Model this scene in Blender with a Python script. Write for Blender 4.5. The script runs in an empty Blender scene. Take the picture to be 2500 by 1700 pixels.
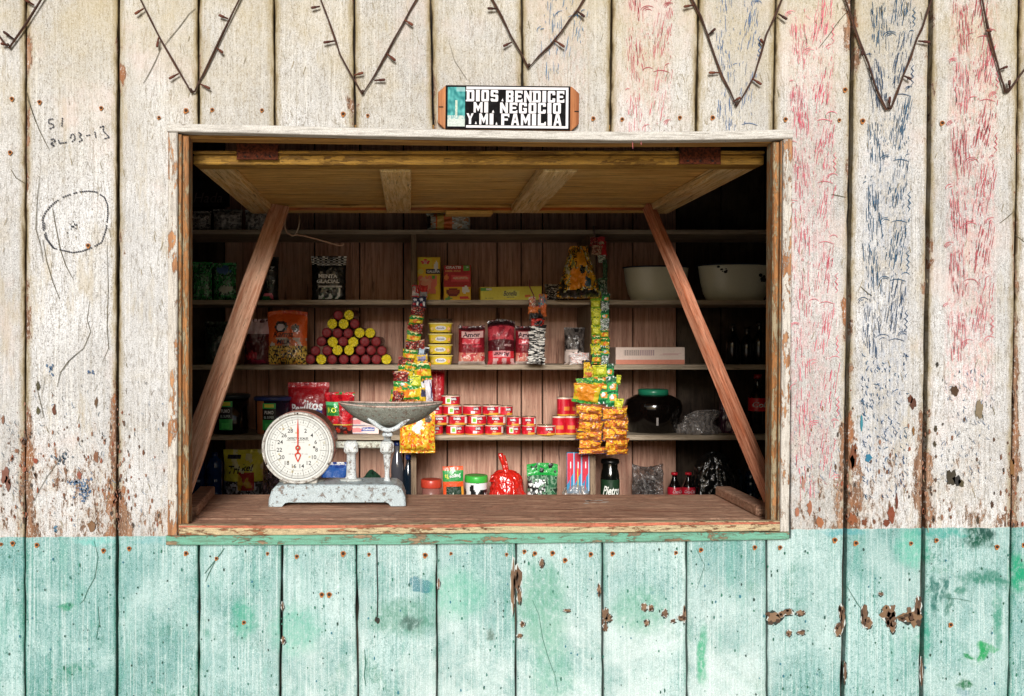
import bpy, bmesh, math, random
from mathutils import Vector, Matrix, noise
R = math.radians
random.seed(7)
sc = bpy.context.scene
COL = sc.collection
# ---------------------------------------------------------------- camera, sky, sun, exposure
D, S, VX, VY, EYE = 2.5, 900.0, 1000.0, 845.0, 1.45
cd = bpy.data.cameras.new('camera'); cam = bpy.data.objects.new('camera', cd); COL.objects.link(cam)
cam.location = (0, -D, EYE); cam.rotation_euler = (R(90), 0, 0)
cd.sensor_width = 36; cd.lens = 36*D*S/2500; cd.shift_x = 0.1; cd.shift_y = -0.002
cd.clip_start = 0.05; cd.clip_end = 500
sc.camera = cam
w = bpy.data.worlds.new('World'); sc.world = w; w.use_nodes = True
nt = w.node_tree; bg = nt.nodes['Background']
sky = nt.nodes.new('ShaderNodeTexSky'); sky.sky_type = 'NISHITA'; sky.sun_disc = False
SUN_EL, SUN_AZ = 19.0, -6.0        # sun stands behind the photographer, a little to the left
sky.sun_elevation = R(SUN_EL); sky.sun_rotation = R(180+SUN_AZ*-1)
sky.dust_density = 3.0; sky.air_density = 1.0
nt.links.new(sky.outputs[0], bg.inputs[0]); bg.inputs[1].default_value = 0.05
sl = bpy.data.lights.new('sun', 'SUN'); so = bpy.data.objects.new('sun', sl); COL.objects.link(so)
sl.energy = 4.4; sl.angle = R(19); sl.color = (1.0, 0.985, 0.965)
dirv = Vector((math.sin(R(-SUN_AZ)), math.cos(R(SUN_AZ)), -math.tan(R(SUN_EL))))   # travel direction
so.rotation_euler = dirv.to_track_quat('-Z', 'Y').to_euler(); so.location = (-2, -6, 4)
sc.view_settings.view_transform = 'Standard'; sc.view_settings.look = 'None'
sc.view_settings.exposure = 0.06; sc.view_settings.gamma = 1.0
sc.cycles.max_bounces = 8; sc.cycles.diffuse_bounces = 4; sc.cycles.transparent_max_bounces = 12

def X(sx, d=0.0): return (sx-VX)/S*(D+d)/D
def Z(sy, d=0.0): return EYE+(VY-sy)/S*(D+d)/D
def P(sx, sy, d=0.0): return Vector((X(sx, d), d, Z(sy, d)))
def L(px, d=0.0): return px/S*(D+d)/D
def lin(h):
    if not isinstance(h, str): return tuple(h)
    h = h.lstrip('#'); o = []
    for i in (0, 2, 4):
        v = int(h[i:i+2], 16)/255
        o.append(v/12.92 if v <= .04045 else ((v+.055)/1.055)**2.4)
    return tuple(o)

# ---------------------------------------------------------------- node helper
class NT:
    def __init__(s, name):
        s.m = bpy.data.materials.new(name); s.m.use_nodes = True
        s.t = s.m.node_tree; s.b = s.t.nodes['Principled BSDF']; s.out = s.t.nodes['Material Output']
        s.pos = None
    def n(s, typ, **kw):
        x = s.t.nodes.new(typ)
        for k, v in kw.items(): setattr(x, k, v)
        return x
    def put(s, sock, v):
        if isinstance(v, bpy.types.NodeSocket): s.t.links.new(v, sock)
        elif v is not None:
            if isinstance(v, str): v = lin(v)
            if sock.type == 'RGBA' and not isinstance(v, (int, float)): v = tuple(v)+(1,) if len(v) == 3 else v
            sock.default_value = v
    def obj(s):
        if not s.pos: s.pos = s.n('ShaderNodeTexCoord').outputs['Object']
        return s.pos
    def attr(s, name='Col'):
        return s.n('ShaderNodeAttribute', attribute_name=name)
    def math(s, op, a, b=None, clamp=False):
        x = s.n('ShaderNodeMath', operation=op, use_clamp=clamp); s.put(x.inputs[0], a)
        if b is not None: s.put(x.inputs[1], b)
        return x.outputs[0]
    def vmath(s, op, a, b=None):
        x = s.n('ShaderNodeVectorMath', operation=op); s.put(x.inputs[0], a)
        if b is not None: s.put(x.inputs[1], b)
        return x.outputs['Value'] if op in ('LENGTH', 'DISTANCE') else x.outputs[0]
    def sep(s, v): x = s.n('ShaderNodeSeparateXYZ'); s.put(x.inputs[0], v); return x.outputs
    def comb(s, a, b, c):
        x = s.n('ShaderNodeCombineXYZ'); s.put(x.inputs[0], a); s.put(x.inputs[1], b); s.put(x.inputs[2], c); return x.outputs[0]
    def noise(s, vec, scale=5, detail=4, rough=.55, dist=0, sc3=None):
        if sc3: vec = s.vmath('MULTIPLY', vec, sc3)
        x = s.n('ShaderNodeTexNoise'); s.put(x.inputs['Vector'], vec)
        for k, v in (('Scale', scale), ('Detail', detail), ('Roughness', rough), ('Distortion', dist)): x.inputs[k].default_value = v
        return x.outputs['Fac']
    def vor(s, vec, scale=50, feature='F1', rnd=1.0):
        x = s.n('ShaderNodeTexVoronoi', feature=feature); s.put(x.inputs['Vector'], vec); x.inputs['Scale'].default_value = scale
        x.inputs['Randomness'].default_value = rnd
        return x.outputs['Distance']
    def rng(s, v, a, b, c=0.0, d=1.0, smooth=True):
        x = s.n('ShaderNodeMapRange', interpolation_type='SMOOTHSTEP' if smooth else 'LINEAR')
        s.put(x.inputs['Value'], v)
        for k, q in (('From Min', a), ('From Max', b), ('To Min', c), ('To Max', d)): s.put(x.inputs[k], q)
        return x.outputs[0]
    def mix(s, f, a, b, mode='MIX'):
        x = s.n('ShaderNodeMix', data_type='RGBA', blend_type=mode)
        s.put(x.inputs['Factor'], f); s.put(x.inputs['A'], a) if False else s.put(x.inputs[6], a); s.put(x.inputs[7], b)
        return x.outputs[2]
    def bump(s, h, strength=.5, dist=.002):
        x = s.n('ShaderNodeBump'); x.inputs['Strength'].default_value = strength; x.inputs['Distance'].default_value = dist
        s.put(x.inputs['Height'], h); s.put(s.b.inputs['Normal'], x.outputs[0]); return x
    def fin(s, base, rough=.6, **kw):
        s.put(s.b.inputs['Base Color'], base); s.put(s.b.inputs['Roughness'], rough)
        for k, v in kw.items(): s.put(s.b.inputs[k.replace('_', ' ')], v)
        return s.m

def edge_dist(m):      # nearest board edge in metres, from the UV layer (left, right)
    uv = m.n('ShaderNodeUVMap', uv_map='edge').outputs[0]
    q = m.sep(uv); return q[0], q[1]

def wall_material():
    m = NT('painted_planks'); p = m.obj(); a = m.attr(); c = m.sep(a.outputs['Color'])
    rnd, lpeel, rpeel = c[0], c[1], c[2]
    pc = m.vmath('ADD', p, m.comb(m.math('MULTIPLY', rnd, 17.3), m.math('MULTIPLY', rnd, 3.1), m.math('MULTIPLY', rnd, 9.7)))
    eL, eR = edge_dist(m); q = m.sep(p); z = q[2]
    # weathered bare wood
    g = m.noise(pc, 1, 7, .62, .4, (85, 20, 5))
    g2 = m.noise(pc, 1, 5, .6, 1.2, (300, 40, 26))
    wood = m.mix(m.rng(g, .3, .7), '#5a4030', '#a08068')
    wood = m.mix(m.rng(g2, .52, .68), wood, '#2f2017')
    wood = m.mix(m.rng(m.noise(pc, 6, 3), .45, .7), wood, '#8f5f3f')
    # white paint, dirtied
    n1 = m.noise(pc, 2.2, 4, .55); n2 = m.noise(pc, 1, 7, .72, .1, (170, 30, 34)); n3 = m.noise(pc, 1, 4, .7, 0, (330, 40, 230))
    gr = m.noise(pc, 420, 2, .8)                                   # fine tooth of the paint
    wht = m.mix(m.rng(n1, .3, .7), '#b7b7b7', '#dadbdd')
    wht = m.mix(m.rng(m.noise(pc, 7, 5, .7), .5, .75, 0, .8), wht, '#b8b1a4')
    wht = m.mix(m.rng(n2, .50, .64, 0, .62), wht, '#767068')
    wht = m.mix(m.rng(n3, .55, .63, 0, .8), wht, '#403a33')
    ln1 = m.math('ABSOLUTE', m.math('SUBTRACT', m.noise(pc, 1, 3, .6, .3, (46, 9, 7)), .5))
    wht = m.mix(m.math('MULTIPLY', m.rng(ln1, .012, .003), m.rng(n1, .4, .6, .15, .75)), wht, '#645b48')
    ln2 = m.math('ABSOLUTE', m.math('SUBTRACT', m.noise(pc, 1, 4, .65, .2, (90, 9, 26)), .47))
    wht = m.mix(m.math('MULTIPLY', m.rng(ln2, .010, .002), m.rng(m.noise(pc, 8, 3), .5, .62, 0, .7)), wht, '#58503f')
    wht = m.mix(m.rng(m.noise(pc, 1, 5, .75, .1, (190, 30, 120)), .44, .28, 0, .85), wht, '#f4f4f4')
    wht = m.mix(m.rng(gr, .38, .62, .36, 0), wht, '#605a50'); wht = m.mix(m.rng(gr, .55, .7, 0, .3), wht, '#f4f2ee')
    lg = m.noise(pc, 1, 6, .6, .1, (230, 40, 3.2))                 # long vertical grain telegraphing through the paint
    wht = m.mix(m.rng(lg, .55, .68, 0, .36), wht, '#7d745f'); wht = m.mix(m.rng(lg, .46, .34, 0, .25), wht, '#f0eee8')
    wht = m.mix(m.rng(m.noise(pc, 1, 5, .7, .2, (22, 9, 5)), .55, .70, 0, .45), wht, '#a99c80')
    # dye that has bled round the printed marks
    for cx0, cx1, ya, yb, hw, cc, am in ((1376,1376,-60,300,70,'#c98a86',.20),(1240+345,1585,-60,310,66,'#c46a68',.0),(1585,1582,-60,310,66,'#cc7f7c',.34),(1800,1798,-60,310,66,'#7f93ac',.22),(1985,1965,20,1150,66,'#d08a90',.36),(2178,2150,0,1230,66,'#7288a8',.34),(2380,2365,0,1000,66,'#cc7a78',.42)):
        if am == 0: continue
        xc = m.math('ADD', m.math('MULTIPLY', m.math('SUBTRACT', z, Z(ya)), (X(cx1)-X(cx0))/(Z(yb)-Z(ya))), X(cx0))
        fx = m.rng(m.math('ABSOLUTE', m.math('SUBTRACT', q[0], xc)), hw/S*1.05, hw/S*.7)
        fz = m.math('MULTIPLY', m.rng(z, Z(yb)-.05, Z(yb)+.12), m.rng(z, Z(ya)+.02, Z(ya)-.02))
        fn = m.rng(m.noise(pc, 1, 5, .8, .3, (150, 30, 42)), .42, .64, 0, am)
        wht = m.mix(m.math('MULTIPLY', m.math('MULTIPLY', fx, fz), fn), wht, cc)
    # every plank weathered a little differently
    wht = m.mix(m.rng(m.math('FRACT', m.math('MULTIPLY', rnd, 7.31)), 0, 1, 0, .22, False), wht, '#a39e96')
    # grime and mould in the upper part, under the eave
    top = m.rng(z, EYE+.30, EYE+1.0)
    wht = m.mix(m.math('MULTIPLY', top, m.rng(m.noise(pc, 4, 5, .7), .30, .72, .10, .55)), wht, '#b0a076')
    # edges: olive dirt creeping in from the gaps
    en = m.noise(pc, 1, 5, .65, .6, (70, 20, 14))
    e = m.math('MINIMUM', eL, eR)
    ed = m.math('ADD', e, m.math('MULTIPLY', m.math('SUBTRACT', en, .5), -.030))
    wht = m.mix(m.rng(m.noise(pc, 3, 5, .7, .3), .52, .70, 0, .45), wht, '#cbb9b2')
    wht = m.mix(m.rng(ed, .024, -.002, 0, .85), wht, '#84713f')
    wht = m.mix(m.rng(ed, .008, -.003, 0, .92), wht, '#3d2b18')
    # green paint
    gn = m.noise(pc, 3.2, 6, .68, .6); gf = m.noise(pc, 1, 7, .75, .5, (95, 30, 60))
    grn = m.mix(m.rng(gn, .34, .66), '#739c9b', '#a6c2c2')
    grn = m.mix(m.rng(m.noise(pc, 1.5, 3), .52, .72, 0, .5), grn, '#5a9494')
    grn = m.mix(m.rng(gf, .52, .64, 0, .66), grn, '#38766f')
    grn = m.mix(m.rng(m.noise(pc, 1, 3, .7, .1, (280, 30, 200)), .58, .64, 0, .8), grn, '#1a5a4c')
    grn = m.mix(m.rng(gf, .42, .30, 0, .5), grn, '#d6e4e0')
    grn = m.mix(m.math('MULTIPLY', m.rng(m.noise(pc, 5, 6, .75, .4), .54, .68), m.rng(gf, .42, .58, .2, 1)), grn, '#2f7a66')
    grn = m.mix(m.rng(m.noise(pc, 11, 3, .6), .70, .73, 0, .9), grn, '#156a7c')
    grn = m.mix(m.math('MULTIPLY', m.rng(ln1, .012, .003), m.rng(n1, .4, .6, .1, .6)), grn, '#1f5a50')
    grn = m.mix(m.math('MULTIPLY', m.rng(ln2, .010, .002), m.rng(m.noise(pc, 8, 3), .46, .60, 0, .7)), grn, '#1c5348')
    grn = m.mix(m.rng(lg, .53, .66, 0, .65), grn, '#3c7f76'); grn = m.mix(m.rng(lg, .47, .36, 0, .35), grn, '#dfe9e7')
    grn = m.mix(m.rng(m.noise(pc, 1, 5, .7, .2, (26, 9, 5)), .54, .68, 0, .5), grn, '#4d9488')
    grn = m.mix(m.rng(ed, .014, -.004, 0, .85), grn, '#1a6f5c')
    grn = m.mix(m.rng(m.noise(pc, 2.6, 5, .65, .4), .50, .68, 0, .40), grn, '#c6d6d6')
    xq = q[0]; mid = m.math('MULTIPLY', m.rng(xq, X(560), X(760)), m.rng(xq, X(1960), X(1800)))
    low_ = m.rng(z, Z(1440), Z(1600), .35, .85)
    grn = m.mix(m.math('MULTIPLY', m.math('MULTIPLY', mid, low_), m.rng(m.noise(pc, 3.5, 6, .7, .3), .36, .60, .1, .8)), grn, '#d3dddd')
    grn = m.mix(m.rng(gr, .38, .62, .24, 0), grn, '#2c6458'); grn = m.mix(m.rng(gr, .55, .7, 0, .4), grn, '#eaf3f0')
    # soft worn or painted-over spots: (sx, sy, rx, ry, colour, amount)
    spots = [(2385,1312,38,30,'#0d4a3a',1),(2410,1295,20,20,'#123f38',.9),(2283,1450,8,46,'#1c5d55',.9),(2305,1440,9,30,'#1c5d55',.9),
             (2318,1475,9,34,'#1f5f50',.8),(2400,1412,55,18,'#2b705f',.9),(2440,1425,26,14,'#2b705f',.8),(2350,1440,16,12,'#2b705f',.8),
             (2435,1515,14,62,'#2c7f68',.85),(2363,1602,16,9,'#147a45',1),(2397,1595,12,22,'#1c8a50',1),(2415,1582,26,9,'#1c8a50',.8),
             (2358,1670,22,13,'#0f5d36',1),(2487,1400,22,48,'#138a66',1),(2260,1560,16,70,'#1f8a72',.7),(2230,1340,40,50,'#3aa88c',.5),
             (1715,1600,13,70,'#159468',.8),(1325,1480,60,110,'#3f8f70',.55),(1350,1640,50,90,'#4a9a7c',.4),(1560,1490,70,60,'#3f8f70',.5),
             (985,1510,90,45,'#44806a',.6),(1000,1520,30,16,'#35504a',.8),(720,1540,60,60,'#3fa086',.5),(1120,1450,70,60,'#57a78c',.5),
             (1200,1550,12,12,'#5a6f66',.9),(595,1510,34,50,'#2f9478',.6),(160,1480,16,8,'#137a58',.9),(2060,1300,60,9,'#3f8f98',.6),
             (2300,1300,60,12,'#2f8f84',.7),(380,1322,60,10,'#5a9aa0',.4),(230,1322,50,9,'#55b0a8',.5)]
    wob = m.vmath('MULTIPLY', m.vmath('SUBTRACT', m.n('ShaderNodeTexNoise').outputs['Color'], (.5, .5, .5)), (.05, 0, .05))
    wn = wob.node.inputs[0].links[0].from_node.inputs[0].links[0].from_node
    m.put(wn.inputs['Vector'], pc); wn.inputs['Scale'].default_value = 30; wn.inputs['Detail'].default_value = 5
    pw = m.vmath('ADD', p, wob)
    for sx, sy, rx, ry, colr, am in spots:
        dd = m.vmath('MULTIPLY', m.vmath('SUBTRACT', pw, (X(sx), 0, Z(sy))), (S/rx, 0, S/ry))
        f = m.math('MULTIPLY', m.rng(m.vmath('LENGTH', dd), 1.35, .55, 0, am), m.rng(gf, .36, .56, .35, 1))
        grn = m.mix(f, grn, colr)
    # boundary between the two paints
    zb = m.math('ADD', m.math('MULTIPLY', q[0], .0104), EYE-.5086)
    zz = m.math('ADD', m.math('SUBTRACT', z, zb), m.math('MULTIPLY', m.math('SUBTRACT', m.noise(pc, 30, 4), .5), .010))
    isg = m.rng(zz, .001, -.001)
    paint = m.mix(isg, wht, grn)
    # where the paint has flaked off
    low = m.rng(z, EYE-.02, EYE-.50, 0, .150)
    pn = m.noise(pc, 1, 9, .80, .3, (60, 16, 20)); pn2 = m.noise(pc, 1, 4, .6, 1.0, (6, 3, 2.2))
    egl = m.math('MULTIPLY', m.rng(eL, m.math('MULTIPLY', lpeel, .11), 0.0, 0, .34), m.math('MINIMUM', m.math('MULTIPLY', lpeel, 3), 1))
    egr = m.math('MULTIPLY', m.rng(eR, m.math('MULTIPLY', rpeel, .11), 0.0, 0, .34), m.math('MINIMUM', m.math('MULTIPLY', rpeel, 3), 1))
    patch = m.rng(m.noise(pc, 1, 4, .65, .5, (4, 3, 3.0)), .42, .68, .10, 1.0)
    egl = m.math('MULTIPLY', egl, patch); egr = m.math('MULTIPLY', egr, patch)
    tot = m.math('ADD', m.math('MULTIPLY', pn, .72), m.math('MULTIPLY', pn2, .28))
    wlow = m.math('ADD', low, m.math('ADD', egl, egr))
    wlow = m.math('MULTIPLY', wlow, m.math('SUBTRACT', 1.0, m.math('MULTIPLY', isg, .80)))
    wlow = m.math('SUBTRACT', wlow, m.math('MULTIPLY', isg, .06))
    tot = m.math('ADD', tot, wlow)
    peel = m.rng(tot, .690, .700)
    halo = m.rng(tot, .630, .690, 0, .40)
    paint = m.mix(m.math('MULTIPLY', halo, m.math('SUBTRACT', 1.0, isg)), paint, '#b29a86')
    wood = m.mix(m.rng(m.noise(pc, 1, 4, .75, 0, (240, 40, 90)), .56, .62, 0, .8), wood, '#c8c0b8')
    col = m.mix(peel, paint, wood)
    h = m.math('ADD', m.math('MULTIPLY', peel, -.9), m.math('MULTIPLY', n2, 1.3))
    h = m.math('ADD', h, m.math('MULTIPLY', gf, .8)); h = m.math('ADD', h, m.math('MULTIPLY', g2, .6))
    m.bump(h, .85, .0022)
    return m.fin(col, m.mix(peel, (.55,)*3, (.9,)*3), Specular_IOR_Level=.25)

def wood_material(name, c1, c2, axis='x', fine=1.0, dark='#20140c', paint=None, amt=.5, knots=True, bump=.8, spec=.2, use_attr=False, dk=.6):
    m = NT(name); p = m.obj()
    if use_attr:
        r = m.attr().outputs['Fac']; p = m.vmath('ADD', p, m.comb(m.math('MULTIPLY', r, 13.1), m.math('MULTIPLY', r, 7.7), m.math('MULTIPLY', r, 5.3)))
    ax = {'x': (4, 70, 70), 'y': (70, 4, 70), 'z': (70, 70, 4)}[axis]
    ax2 = {'x': (16, 260, 260), 'y': (260, 16, 260), 'z': (260, 260, 16)}[axis]
    ax = tuple(v*fine for v in ax); ax2 = tuple(v*fine for v in ax2)
    g = m.noise(p, 1, 7, .65, .5, ax); g2 = m.noise(p, 1, 5, .65, 1.0, ax2); b = m.noise(p, 3.5, 4, .6)
    col = m.mix(m.rng(g, .3, .7), c1, c2)
    col = m.mix(m.rng(b, .42, .72, 0, .55), col, m.mix(.6, c2, '#8a7a68'))
    col = m.mix(m.rng(g2, .54, .72, 0, dk+.3), col, dark)
    col = m.mix(m.rng(m.noise(p, 1, 5, .6, 1.5, tuple(v*.5 for v in ax)), .60, .70, 0, .7), col, dark)
    h = m.math('ADD', g, g2)
    if paint:
        f = m.math('ADD', m.math('MULTIPLY', m.noise(p, 1, 8, .78, .3, tuple(min(64, max(14, v*.9))*fine for v in ax)), .72), m.math('MULTIPLY', m.noise(p, 7, 4, .6), .28))
        f = m.rng(f, .5+(amt-.5)*-.4-.012, .5+(amt-.5)*-.4+.012)
        pcx = m.mix(m.rng(g2, .45, .65, 0, .75), paint, m.mix(.6, paint, '#4a3c2c'))
        pcx = m.mix(m.rng(m.noise(p, 400, 2, .8), .4, .62, .3, 0), pcx, '#5a5040')
        col = m.mix(f, col, pcx); h = m.math('ADD', h, m.math('MULTIPLY', f, .8))
    m.bump(h, bump, .0022)
    return m.fin(col, .75, Specular_IOR_Level=spec)

def attr_material(name, rough=.4, gain=1.0, coat=0.0, metal=0.0, wrinkle=0.0, wscale=60, grime=.15, spec=.5, trans=0.0, alpha=None):
    m = NT(name); c = m.attr().outputs['Color']; p = m.obj()
    if gain != 1: c = m.vmath('MINIMUM', m.vmath('MULTIPLY', c, (gain,)*3), (.82,)*3)
    n = m.noise(p, 90, 5, .7)
    col = m.mix(m.rng(n, .45, .8, 0, grime), c, '#4a3c2c')
    rr = m.rng(n, .3, .7, rough*.8, min(1, rough*1.3+.05))
    if wrinkle: m.bump(m.math('ADD', m.noise(p, wscale, 4, .6, 1.5), m.math('MULTIPLY', m.noise(p, wscale*4, 3, .6), .3)), wrinkle, .004)
    m.fin(col, rr, Coat_Weight=coat, Coat_Roughness=.12, Metallic=metal, Specular_IOR_Level=spec)
    if trans: m.put(m.b.inputs['Transmission Weight'], trans)
    if alpha is not None:
        m.put(m.b.inputs['Alpha'], m.rng(m.noise(p, wscale, 4, .6, 1.5), .35, .7, alpha*.55, min(1, alpha*1.6)))
    return m.m

M = {}
M['wall'] = wall_material()
M['trim'] = wood_material('worn_white_trim', '#6b5138', '#a58663', 'x', .8, paint='#cdcac4', amt=.80, dk=.3)
M['trim_side'] = wood_material('worn_white_side_trim', '#7a4f33', '#b98a63', 'z', .8, paint='#c9c4bc', amt=.60, dk=.5)
M['jamb'] = wood_material('bare_brown_jamb', '#6e4526', '#b07c4c', 'z', 1.3, dark='#24140a', paint='#a09276', amt=.46, dk=.6)
M['soffit'] = wood_material('brown_lintel', '#8a6234', '#c89a58', 'x', 1.0, dark='#2b180b')
M['green_trim'] = wood_material('green_sill_trim', '#6a5a48', '#9b8468', 'x', .8, paint='#6aa892', amt=.60, dk=.4)
M['counter'] = wood_material('worn_counter_wood', '#8a5844', '#e4b89a', 'x', 1.4, dark='#3a1c14', paint='#cf9a80', amt=.44, dk=.75, bump=1.0)
M['counter_lip'] = wood_material('peeling_counter_lip', '#5c3826', '#a8704c', 'x', 1.5, dark='#1c0f08', paint='#c2b08c', amt=.62)
M['pink'] = wood_material('salmon_painted_edge', '#8a5040', '#c07a5c', 'x', 1.0, dark='#4a2a1c', paint='#c8725a', amt=.58, dk=.4)
M['ochre'] = wood_material('ochre_painted_rail', '#6a4a20', '#a8803c', 'x', .9, dark='#2d1d0a', paint='#b88c3c', amt=.56, dk=.5)
M['hatchx'] = wood_material('hatch_planks_wood', '#b8883c', '#f4cf80', 'x', 1.3, dark='#3a2810', dk=.7, bump=1.0)
M['hatchy'] = wood_material('hatch_batten_wood', '#cfa45c', '#f8dfa8', 'y', 1.4, dark='#3a2810', dk=.7, bump=1.0)
M['edge'] = wood_material('reddish_hatch_edge', '#8a4a1c', '#c06a2c', 'x', 1.0, dark='#3a1a0a')
M['prop'] = wood_material('raw_prop_wood', '#b8785a', '#f0c2a4', 'z', 1.5, dark='#5a3420', dk=.5, bump=1.0)
M['prop_red'] = wood_material('reddish_prop_wood', '#a85a38', '#e2a080', 'z', 1.5, dark='#4a2010', dk=.6, bump=1.0)
M['shelf'] = wood_material('grey_shelf_wood', '#8a7a66', '#c0b09a', 'x', 1.0, dark='#352a20', dk=.5)
M['divider'] = wood_material('divider_wood', '#6d5a48', '#a08a72', 'z', 1.0, dark='#352a20')
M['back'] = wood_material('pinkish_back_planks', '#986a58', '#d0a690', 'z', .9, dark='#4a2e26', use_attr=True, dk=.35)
M['dark_wood'] = wood_material('dark_gap_backing', '#070504', '#0e0a08', 'z', 1.0)
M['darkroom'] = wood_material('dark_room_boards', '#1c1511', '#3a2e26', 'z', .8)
M['print'] = attr_material('glossy_print', .35, 1.2, .2, grime=.05)
M['card'] = attr_material('printed_card', .6, 1.25, 0, grime=.15)
M['foil'] = attr_material('crinkled_foil', .28, 1.25, .4, wrinkle=.9, wscale=45, grime=.03)
M['foilsm'] = attr_material('small_crinkled_foil', .28, 1.1, .4, wrinkle=.9, wscale=110, grime=.03)
M['paintmetal'] = attr_material('worn_painted_metal', .5, 1.0, 0, wrinkle=.25, wscale=180, grime=.45)
def worn_metal():
    m = NT('worn_painted_metal'); c = m.attr().outputs['Color']; p = m.obj()
    n = m.noise(p, 70, 6, .75); f_ = m.noise(p, 320, 3, .7); b_ = m.noise(p, 18, 4, .6)
    c = m.mix(m.rng(f_, .42, .62, 0, .45), c, '#5f6a6c'); c = m.mix(m.rng(f_, .45, .30, 0, .5), c, '#e8ecea')
    c = m.mix(m.rng(b_, .5, .75, 0, .5), c, '#8f9a98'); ch = m.rng(n, .555, .59)
    c = m.mix(m.math('MULTIPLY', ch, .85), c, m.mix(m.rng(f_, .4, .6), '#5a3a26', '#7c7268'))
    m.bump(m.math('SUBTRACT', m.math('MULTIPLY', f_, .3), ch), .6, .0015)
    return m.fin(c, m.rng(n, .3, .6, .35, .75), Coat_Weight=.1)
M['paintmetal'] = worn_metal()
M['metal'] = attr_material('dull_metal', .35, 1.0, 0, metal=.9, wrinkle=.1, wscale=200, grime=.3)
M['darkglass'] = attr_material('dark_glass', .08, 1.0, .5, grime=.05)
def crumple(name, alpha):
    m = NT(name); p = m.obj(); c = m.attr().outputs['Color']
    n = m.math('ABSOLUTE', m.math('SUBTRACT', m.noise(p, 13, 2, .5, .9), .5)); n_2 = m.math('ABSOLUTE', m.math('SUBTRACT', m.noise(p, 38, 2, .5, .6), .5))
    m.bump(m.math('ADD', n, m.math('MULTIPLY', n_2, .15)), .75, .03)
    c = m.vmath('MINIMUM', m.vmath('MULTIPLY', c, (2.2,)*3), (.8,)*3)
    m.fin(c, .16, Coat_Weight=.6, Coat_Roughness=.08, Specular_IOR_Level=.8)
    if alpha < 1: m.put(m.b.inputs['Alpha'], m.rng(n, .0, .06, min(1, alpha+.4), alpha))
    return m.m
M['bagdark'] = crumple('black_plastic_bag', 1.0); M['bagclear'] = crumple('see_through_plastic_bag', .45)
M['enamel'] = attr_material('white_enamel', .3, 1.4, .3, grime=.12)
M['ink'] = attr_material('ink', .7, grime=.25); 
M['cling'] = attr_material('clear_plastic', .15, 1.0, .3, wrinkle=1.0, wscale=26, grime=0, alpha=.42)
M['clearjar'] = attr_material('clear_hard_plastic', .08, 1.0, .3, grime=0, alpha=.35)
M['rust'] = attr_material('rust', .85, grime=.5, wrinkle=.6, wscale=300)
M['cloth'] = attr_material('cloth', .9, grime=.1, wrinkle=.6, wscale=80)
def ground_mat():
    m = NT('packed_earth'); p = m.obj()
    return m.fin(m.mix(m.rng(m.noise(p, 1.5, 8, .65), .3, .7), '#c8bca8', '#ddd2c0'), .95)
M['ground'] = ground_mat()
def rust_plate():
    m = NT('rusty_hinge_plate'); p = m.obj()
    c = m.mix(m.rng(m.noise(p, 160, 6, .7), .35, .65), '#241009', '#63301c')
    m.bump(m.noise(p, 200, 5, .7), .8, .002); return m.fin(c, .8, Specular_IOR_Level=.15)
M['rustplate'] = rust_plate()

# ---------------------------------------------------------------- mesh builder
_txt = {}
def text_tris(body, bold=0.0):
    k = (body, bold)
    if k in _txt: return _txt[k]
    cu = bpy.data.curves.new('t', 'FONT'); cu.body = body; cu.size = 1; cu.offset = bold; cu.resolution_u = 3
    o = bpy.data.objects.new('t', cu); COL.objects.link(o); bpy.context.view_layer.update()
    me = o.evaluated_get(bpy.context.evaluated_depsgraph_get()).to_mesh()
    vs = [(v.co.x, v.co.y) for v in me.vertices]; fs = [tuple(p.vertices) for p in me.polygons]
    up = [p.normal.z for p in me.polygons]
    fs = [f if u > 0 else f[::-1] for f, u in zip(fs, up)]
    o.to_mesh_clear(); bpy.data.objects.remove(o); bpy.data.curves.remove(cu)
    x0 = min(v[0] for v in vs); x1 = max(v[0] for v in vs); y0 = min(v[1] for v in vs); y1 = max(v[1] for v in vs)
    _txt[k] = (vs, fs, (x0, x1, y0, y1)); return _txt[k]

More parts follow.
